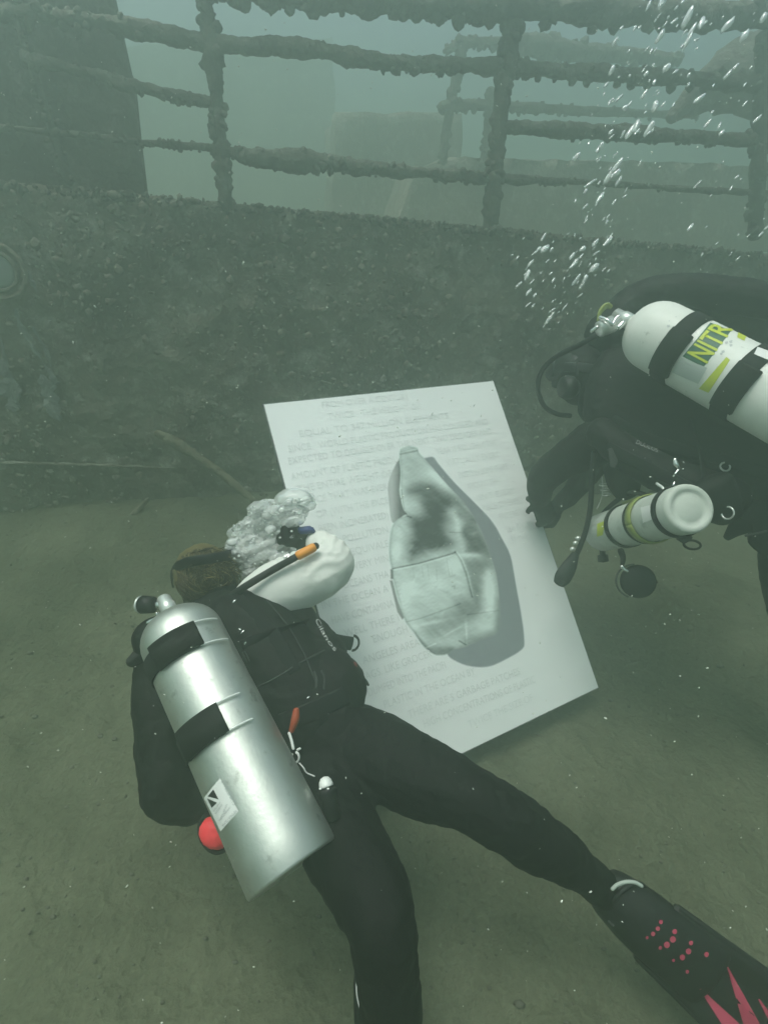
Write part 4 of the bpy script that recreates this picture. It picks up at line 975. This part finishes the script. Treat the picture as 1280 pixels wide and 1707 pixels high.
def f_(a, b):
    b = 1-b; p = (q[0]*(1-a)+q[1]*a)*(1-b)+(q[3]*(1-a)+q[2]*a)*b; return P(p[0], p[1], 1.5)
obj('lettering', drape(map_mesh(me, f_), vest2, .004), mat('grey mark', (.3, .32, .3), .5), vest2)
def front_d(px, py, tg=vest2):
    off = rootloc(tg); bv = BVHTree.FromPolygons([v.co+off for v in tg.data.vertices], [p.vertices[:] for p in tg.data.polygons])
    h = bv.ray_cast(C, ray(px, py).normalized()); return ((h[0]-C).dot(fwd) if h[0] is not None else 1.6)
dr = front_d(1208, 778)-.012
obj('ring', torus(P(1208, 778, dr), img(.2, .3, 1), .013, .0028, .4, 5.6, 24), M['steel'], bc2)
obj('ring', torus(P(1212, 855, 1.5), img(1, 0, .5), .017, .0026, seg=24), M['steel'], bc2)
obj('ring', torus(P(1196, 808, dr-.005), img(.2, .3, 1), .008, .002, 0, 3.2, 16), M['webgrey'], bc2)
dc = front_d(1127, 775)-.012
cl = obj('swivel_clip', loft(bmesh.new(), [(P(1124, 766, dc), .006), (P(1126, 774, dc), .009), (P(1130, 780, dc), .006)], 10, 5), M['chrome'], bc2)
obj('shaft', tube([P(1131, 782, dc), P(1126, 788, dc), P(1122, 794, dc)], .0035), M['chrome'], cl)
obj('tail', loft(bmesh.new(), [(P(1124, 803, dc), .002), (P(1122, 808, dc), .004), (P(1120, 812, dc), .002)], 8, 4), M['chrome'], cl)
bm = bmesh.new(); ell(bm, P(1139, 771, dc), (img(.0025, 0, 0), img(0, .0025, 0), img(0, 0, .002)), 2); ell(bm, P(1138, 782, dc), (img(.003, 0, 0), img(0, .0025, 0), img(0, 0, .002)), 2); obj('stud', bm, M['chrome'], cl)
obj('shoulder_strap', loft(bmesh.new(), [(P(1018, 748, 1.66), .012, .003), (P(1022, 765, 1.66), .014, .003), (P(1021, 778, 1.66), .010, .003)], 10, 4, W=img(1, 0, 0)), M['webgrey'], bc2)
for pts in ([(1012, 745), (1060, 770), (1120, 800), (1180, 832)], [(1150, 700), (1165, 745), (1172, 800), (1170, 840)], [(1020, 700), (1060, 722), (1120, 745), (1200, 765), (1275, 790)]):
    q_ = [P(x, y, min(front_d(x, y), 1.8)-.004) for x, y in pts]
    obj('harness_strap', loft(bmesh.new(), [(p, .019, .003) for p in q_], 10, 6, W=img(.4, .9, 0)), M['web'], bc2)
bm = bmesh.new(); loft(bm, [(P(1030, 775, 1.72), .05, .03), (P(1040, 800, 1.74), .055, .035), (P(1045, 822, 1.76), .04, .025)], 16, 5, W=img(1, 0, 0)); obj('pocket', bm, M['nylon'], bc2)
bm = bmesh.new(); loft(bm, [(P(1180, 815, 1.52), .07, .04), (P(1200, 845, 1.54), .06, .035), (P(1215, 862, 1.56), .04, .02)], 16, 5, W=img(1, .2, 0)); obj('pocket', bm, M['nylon'], bc2)
# thigh pocket flap with its strap
bm = bmesh.new(); loft(bm, [(P(1210, 897, 1.60), .010, .006), (P(1228, 880, 1.58), .026, .010), (P(1250, 866, 1.56), .055, .016), (P(1290, 880, 1.55), .085, .02), (P(1330, 890, 1.55), .085, .02)], 16, 6, W=img(.2, 1, 0))
obj('thigh_pocket', bm, M['nylon'], bc2)
obj('strap', tube([P(1242, 893, 1.528), P(1262, 889, 1.518), P(1300, 880, 1.51)], .0035, 8), M['webgrey'], bc2)

# white tank with nitrox sticker
T2 = Tank(P(1097, 562, 1.63), P(1420, 735, 1.335), .1015)
tk2 = thing('scuba_tank', 'white tank with a torn yellow green sticker on the hooded diver', 'tank', T2.b, 'dive tanks')
prof = [(-.105, .016), (-.10, .026), (-.088, .028)] + [(-.088+.088*(1-math.cos(a*math.pi/2/9)), .03+.0715*math.sin(a*math.pi/2/9)) for a in range(1, 10)]
prof += [(T2.L*k/10, .1015) for k in range(1, 10)] + [(T2.L-.02, .1015), (T2.L, .085), (T2.L, 0)]
obj('cylinder', lathe(bmesh.new(), T2.a, T2.ax, prof, 72), M['white paint'], tk2)
refc2 = C-T2.a
for (x, y, wdt) in ((1122, 570, .066), (1232, 628, .066)):
    th, tt = ang(T2, x, y, refc2)
    s_ = obj('cam_strap', T2.band(tt, wdt*.8, .001, 0, 2*math.pi, .004, 60, refc2), M['web'], tk2)
    obj('buckle', T2.band(tt+.006, wdt, .005, th-.3, th+.9, .008, 20, refc2), M['nylon'], s_)
obj('buckle_tongue', T2.patch([(1262, 578), (1290, 588), (1290, 604), (1256, 590)], .008), M['label'], tk2)
th, tt = ang(T2, 1122, 570, refc2)
st = obj('sticker', T2.patch([(1187, 533), (1222, 546), (1172, 612), (1137, 594)], .0007), M['green'], tk2)
# the letters run round the tank, from the lower left up to the upper right
TL, TR, BR, BL = (1142, 590), (1188, 535), (1221, 547), (1175, 607)
me = subdiv_mesh(text_mesh('NITR', .02), 2)
obj('lettering', T2.text('NITR', [(1144, 588), (1190, 534), (1222, 547), (1177, 606)], .0015, .018), M['yellow'], st)
obj('sticker', T2.patch([(1231, 548), (1246, 554), (1240, 568), (1228, 562)], .0008), M['yellow'], tk2)
obj('sticker', T2.patch([(1210, 595), (1216, 600), (1180, 655), (1164, 648)], .0008), M['yellow'], tk2)
pl_ = obj('data_label', T2.patch([(1135, 596), (1178, 613), (1163, 640), (1120, 621)], .0012), mat('grey label', (.42, .46, .43), .5), tk2)
for k in range(5):
    a = .16+.17*k; A_, B_, C_, D_ = [np.array(c, float) for c in ((1135, 596), (1178, 613), (1163, 640), (1120, 621))]
    l0 = A_*(1-a)+D_*a; l1 = B_*(1-a)+C_*a; h_ = (D_-A_)*.07
    obj('print_line', T2.patch([tuple(l0*.92+l1*.08), tuple(l0*.1+l1*.9), tuple(l0*.1+l1*.9+h_), tuple(l0*.92+l1*.08+h_)], .0018, 8, 1), M['greyink'], pl_)
rs = random.Random(5)
for k in range(16):
    x, y = rs.choice([(1118, 548), (1106, 575), (1098, 586), (1120, 530), (1205, 592), (1215, 575)]); x += rs.uniform(-8, 8); y += rs.uniform(-8, 8); r = rs.uniform(.8, 2.6)
    obj('scuff', T2.patch([(x-r, y-r*.6), (x+r, y-r), (x+r*1.2, y+r*.5), (x-r*.5, y+r)], .0006, 2, 2), M['greyink'], tk2)
# valve and regulator of the white tank
vb2 = T2.a-T2.ax*.125
obj('valve', lathe(bmesh.new(), T2.a-T2.ax*.165, T2.ax, [(0, .014), (.004, .019), (.03, .02), (.034, .024), (.062, .024), (.066, .018), (.08, .018)], 24), M['steel'], tk2)
rg2 = thing('regulator', 'regulator of the hooded diver with a black hose looping out in front', 'regulator', vb2, 'regulators')
bm = bmesh.new(); lathe(bm, P(1006, 546, 1.66), img(.8, -.35, .1), [(-.02, .014), (-.016, .024), (.03, .026), (.034, .018), (.05, .018)], 24); obj('first_stage', bm, M['steel'], rg2)
obj('yoke', tube([P(1000, 529, 1.64), P(1012, 534, 1.62), P(1020, 541, 1.62), P(1026, 531, 1.62), P(1032, 527, 1.62)], .006), M['chrome'], rg2)
obj('fitting', tube([P(986, 552, 1.65), P(995, 545, 1.64)], .006), M['chrome'], rg2)
obj('fitting', tube([P(1030, 546, 1.62), P(1038, 538, 1.62)], .008), M['chrome'], rg2)
obj('dust_cap', loft(bmesh.new(), [(P(996, 535, 1.70), .006, .004), (P(1000, 520, 1.70), .010, .006), (P(1010, 510, 1.70), .012, .006), (P(1018, 512, 1.70), .008, .004)], 10, 5), M['yellowhose'], rg2)
obj('hose', tube([P(992, 560, 1.70), P(965, 575, 1.74), P(928, 594, 1.80), P(904, 616, 1.85), P(896, 645, 1.88), P(906, 676, 1.90), P(928, 690, 1.92), P(950, 693, 1.93)], .0085, 12, 8), M['rubber'], rg2)
obj('second_stage', lathe(bmesh.new(), P(948, 646, 1.90), img(-.9, 0, -.2), [(-.03, .025), (-.01, .040), (.012, .042), (.026, .036), (.030, .03), (.032, 0)], 28), M['rubber'], rg2)

# slung stage cylinder
T3 = Tank(P(1002, 888, 1.90), P(1150, 847, 1.385), .0655)
tk3 = thing('scuba_tank', 'small grey cylinder slung under the hooded diver, its flat end towards us', 'tank', T3.b, 'dive tanks')
L3 = T3.L
prof = [(-.06, .014), (-.05, .02), (-.045, .024)] + [(-.045+.055*math.sin(a*math.pi/16), .025+.0405*math.sin(a*math.pi/16)) for a in range(1, 9)]
prof += [(L3*k/8, .0655) for k in range(1, 8)] + [(L3-.012, .0655), (L3-.004, .0635), (L3, .058), (L3-.001, .049), (L3-.005, .046), (L3-.005, .034), (L3-.003, .031), (L3-.003, 0)]
obj('cylinder', lathe(bmesh.new(), T3.a, T3.ax, prof, 64), M['grey paint'], tk3)
refc3 = C-T3.a
for (x, y, wdt, m_) in ((1096, 872, .020, M['web']), (1052, 880, .030, M['yellowhose']), (1047, 884, .022, M['web']), (1016, 893, .022, M['web'])):
    th, tt = ang(T3, x, y, refc3); obj('band', T3.band(tt, wdt, .001 if m_ is M['web'] else .003, 0, 2*math.pi, .004, 48, refc3), m_, tk3)
obj('data_label', T3.patch([(1067, 846), (1082, 842), (1086, 866), (1071, 872)], .001, 8, 8), M['label'], tk3)
obj('sticker', T3.patch([(995, 873), (1008, 868), (1004, 892), (994, 895)], .001, 8, 8), M['yellow'], tk3)
obj('valve', lathe(bmesh.new(), T3.a-T3.ax*.11, T3.ax, [(0, .012), (.004, .017), (.04, .017), (.045, .014), (.06, .014)], 20), M['steel'], tk3)
obj('knob', lathe(bmesh.new(), P(1004, 924, 1.92), img(.1, 1, 0), [(-.03, .01), (0, .01), (.003, .018), (.026, .018), (.03, 0)], 18), M['rubber'], tk3)
obj('leash_strap', tube([P(1098, 826, 1.50), P(1105, 815, 1.5), P(1094, 806, 1.52)], .004), M['steel'], tk3)
rgt = obj('d_ring', torus(P(1153, 908, 1.46), img(.1, .75, .6), .021, .0035, seg=26, u=img(1, -.2, 0), squash=.85), M['rubber'], tk3)
obj('tab', loft(bmesh.new(), [(P(1136, 892, 1.47), .022, .004), (P(1146, 901, 1.46), .017, .004)], 10, 4, W=img(1, -.2, 0)), M['web'], rgt)
# its regulator
rg3 = thing('regulator', 'stage regulator dangling below the small grey cylinder, yellow hose strapped along it', 'regulator', P(1058, 968, 1.66), 'regulators')
ss = obj('second_stage', lathe(bmesh.new(), P(1062, 968, 1.68), img(-.35, .05, -1), [(-.03, .03), (-.015, .044), (.012, .052), (.016, .052), (.022, .044), (.028, .02), (.029, 0)], 32), M['rubber'], rg3)
obj('rim', torus(P(1057, 969, 1.66), img(-.35, .05, -1), .052, .0028, 1.6, 4.4, 26, u=img(1, 0, 0)), M['webgrey'], ss)
bm = bmesh.new(); ell(bm, P(1082, 968, 1.70), (img(.022, .005, 0), img(-.004, .016, 0), img(0, 0, .02)), 2, lambda co: 1+.2*noise.noise(co*3)); obj('mouthpiece', bm, M['rubber'], rg3)
bm = bmesh.new(); ell(bm, P(1068, 952, 1.69), (img(.02, 0, 0), img(0, .012, 0), img(0, 0, .02)), 2); obj('exhaust_tee', bm, M['rubber'], rg3)
obj('clip', tube([P(1036, 944, 1.66), P(1040, 949, 1.66), P(1045, 952, 1.66)], .0055), M['chrome'], rg3)
obj('cord', tube([P(1034, 918, 1.70), P(1038, 930, 1.69), P(1036, 944, 1.66)], [.010, .009, .005], 8), M['web'], rg3)
obj('hose', tube([P(1000, 872, 1.90), P(1018, 856, 1.82), P(1040, 842, 1.72), P(1066, 832, 1.60)], .009, 10, 8), mat('olive hose', (.10, .13, .03), .5), rg3)
obj('hose', tube([P(1080, 826, 1.62), P(1050, 822, 1.72), P(1015, 845, 1.86), P(985, 880, 1.95)], .008, 10, 8), M['rubber'], rg3)
# contents gauge on its hose
pg = thing('pressure_gauge', 'black gauge hanging on a long hose over the lower right of the panel', 'gauge', P(940, 958, 1.85))
obj('hose', tube([P(990, 755, 1.76), P(986, 800, 1.80), P(983, 850, 1.82), P(974, 890, 1.84), P(960, 925, 1.85), P(950, 940, 1.85)], [.009]*6, 10, 8), M['rubber'], pg)
bm = bmesh.new(); loft(bm, [(P(958, 925, 1.85), .014, .012), (P(948, 945, 1.85), .026, .016), (P(938, 962, 1.85), .029, .018), (P(932, 972, 1.85), .022, .012)], 20, 6, W=img(.8, .6, 0)); obj('housing', bm, M['rubber'], pg)
obj('ring', torus(P(935, 971, 1.835), img(0, .4, -1), .010, .0022, seg=18), M['webgrey'], pg)
for (x, y) in ((962, 905), (957, 915), (966, 897)):
    bm = bmesh.new(); ell(bm, P(x-3, y, 1.83), (img(.009, -.003, 0), img(.003, .007, 0), img(0, 0, .008)), 2); obj('clip', bm, M['steel'], pg)
# thin steel leash wires in front of the chest
lw = thing('leash', 'thin coiled steel leash hanging by the hose of the black gauge', 'leash', P(1005, 830, 1.8))
for k in range(3): obj('coil', torus(P(1006+k*2, 808+8*k, 1.78), img(.2, 1, .3), .014, .0014, seg=20), M['steel'], lw)
obj('wire', tube([P(1003, 795, 1.78), P(1004, 820, 1.78), P(998, 842, 1.80), P(994, 848, 1.8), P(999, 838, 1.79)], .0015, 6), M['steel'], lw)

# ================================================================== BUBBLES
# the froth breathed out by the left diver
bm = bmesh.new(); rb = random.Random(11)
pathc = [(418, 938, 24), (430, 905, 34), (425, 880, 30), (450, 880, 34), (470, 865, 24), (488, 852, 18), (440, 865, 26), (502, 846, 14), (412, 895, 22), (400, 915, 16), (455, 925, 20)]
for k in range(420):
    x, y, r = rb.choice(pathc); a = rb.uniform(0, 6.28); q_ = r*math.sqrt(rb.random()); s = rb.uniform(.008, .024)
    sd_ = rb.random()*99
    s *= rb.choice((.3, .45, .7, 1)); ell(bm, P(x+q_*math.cos(a), y+q_*math.sin(a), 1.60+rb.uniform(-.07, .05)), (img(s*1.5, -s*.6, 0), img(s*.3, s*.75, 0), img(0, 0, s)), 2, lambda co: 1+.25*noise.noise(co*2.5+V((sd_, 0, 0))))
me = eval_mesh(bm, [('REMESH', dict(mode='VOXEL', voxel_size=.0026)), ('SMOOTH', dict(factor=.5, iterations=2))], 'froth')
wrinkle(me, .0028, 110)
o = obj('bubble_froth', me, M['froth']); o['kind'] = 'stuff'
bm = bmesh.new()
for k in range(170):
    x, y, r = rb.choice(pathc); a = rb.uniform(0, 6.28); q_ = r*1.25*math.sqrt(rb.random()); s = rb.choice((.001, .0016, .0022, .003))
    ell(bm, P(x+q_*math.cos(a), y+q_*math.sin(a), 1.53+rb.uniform(-.04, .05)), (img(s*1.3, -s*.5, 0), img(s*.4, s, 0), img(0, 0, s)), 1)
o = obj('tiny_bubbles', bm, M['bubble']); o['kind'] = 'stuff'
def big(px, py, d, w_, h_, label, seed):
    bm = bmesh.new(); ell(bm, P(px, py, d), (img(w_, -.1*w_, 0), img(.1*h_, h_, 0), img(0, 0, w_*.9)), 4, lambda co: 1+.10*noise.noise(co*1.6+V((seed, 0, 0)))+.05*noise.noise(co*4+V((seed, 0, 0)))-(.18 if co.y > .3 else 0)*co.y)
    return tag(obj('air_bubble', bm, M['bigbubble']), label, 'bubble')
big(491, 836, 1.60, .062, .042, 'large glassy dome of air at the top of the exhaled froth', 3)
for k in range(22):                                             # rounder bubbles budding off the cloud
    x, y, r = rb.choice(pathc); a = rb.uniform(2.2, 5.6); s = rb.choice((.004, .006, .008, .012))
    bm = bmesh.new(); sd_ = rb.random()*50
    ell(bm, P(x+r*1.05*math.cos(a), y+r*1.05*math.sin(a), 1.55+rb.uniform(-.03, .03)), (img(s*1.25, -s*.3, 0), img(s*.2, s*.9, 0), img(0, 0, s)), 3, lambda co: 1+.12*noise.noise(co*1.6+V((sd_, 0, 0))))
    tag(obj('air_bubble', bm, M['bigbubble']), 'glassy round bubble budding from the exhaled froth beside the brown hair', 'bubble', 'bubbles around the exhaled froth')
# the stream rising from the right diver: single bubbles with shared meshes
protos = []
for k in range(6):
    bm = bmesh.new(); ell(bm, V((0, 0, 0)), (V((1, 0, 0)), V((0, .75, 0)), V((0, 0, .5))), 2, lambda co: 1+.32*noise.noise(co*1.5+V((k*7.3, 0, 0))))
    me = bpy.data.meshes.new('bubble'); bm.to_mesh(me); bm.free(); me.polygons.foreach_set('use_smooth', [True]*len(me.polygons)); me.materials.append(M['bubble']); protos.append(me)
rb = random.Random(21)
core = catmull([(905, 545), (945, 500), (975, 450), (990, 390), (1000, 330), (1020, 270), (1040, 215), (1065, 160), (1100, 100), (1140, 30), (1160, -20)], 10)
spots = []
for k in range(215):
    t = rb.random()**.8; c_ = core[min(len(core)-1, int(t*len(core)))]; sp = 14+70*t
    spots.append((c_[0]+rb.gauss(0, sp*.6), c_[1]+rb.gauss(0, sp*.45), rb.choice((1.1, 1.4, 1.8, 2.2, 3, 3, 4.2, 6.5))*(.8+.6*t)))
for k in range(26): spots.append((rb.gauss(893, 18), rb.gauss(448, 34), rb.choice((2, 3, 4.5))))
for k in range(36): spots.append((rb.uniform(1150, 1290), rb.uniform(60, 460), rb.choice((1.6, 2.4, 3.6, 5))))
spots += [(908, 415, 9), (879, 458, 7), (881, 487, 6), (990, 447, 9), (975, 465, 8), (1017, 292, 13), (1000, 330, 8), (960, 262, 7), (1165, 165, 10), (1212, 125, 8), (1240, 60, 10), (1100, 60, 10), (1145, 30, 12), (1060, 210, 11), (1050, 220, 9), (720, 690, 2.4), (704, 694, 2.2), (742, 690, 2), (790, 676, 1.8), (690, 700, 2)]
protoB = None
for i, (x, y, r) in enumerate(spots):
    d = rb.uniform(1.75, 2.35) if r < 6 else rb.uniform(1.8, 2.1)
    if protoB is None: o = bpy.data.objects.new('bubble', protos[0])
    else: o = protoB.copy(); o.data = rb.choice(protos)
    COL.objects.link(o)
    if protoB is None: protoB = o
    s = r*.80*d/FPX; o.location = P(x, y, d)
    ax = img(math.cos(.9+rb.uniform(-.35, .35)), -math.sin(.9+rb.uniform(-.35, .35)), rb.uniform(-.3, .3)).normalized(); up = fwd.cross(ax).normalized()
    o.rotation_euler = Matrix((ax, up, ax.cross(up))).transposed().to_euler(); o.scale = (s*rb.uniform(1.3, 2.6), s*rb.uniform(.6, 1.), s*1.2)
    tag(o, 'small silvery bubble of air in the stream rising above the hooded diver', 'bubble', 'bubbles rising above the right diver')
# fine specks drifting in the water
bm = bmesh.new()
for k in range(900):
    d = rb.uniform(.5, 3.0); x, y = rb.uniform(-60, 1340), rb.uniform(-60, 1770); r = rb.uniform(.5, 1.5)*d/FPX*(1.5 if rb.random() < .08 else 1)
    a = rb.uniform(0, 3.1)
    ell(bm, P(x, y, d), (img(r*1.5*math.cos(a), r*1.5*math.sin(a), 0), img(-r*.7*math.sin(a), r*.7*math.cos(a), 0), img(0, 0, r)), 1)
o = obj('drifting_specks', bm, M['speck']); o['kind'] = 'stuff'

bpy.data.scenes.remove(TMP)
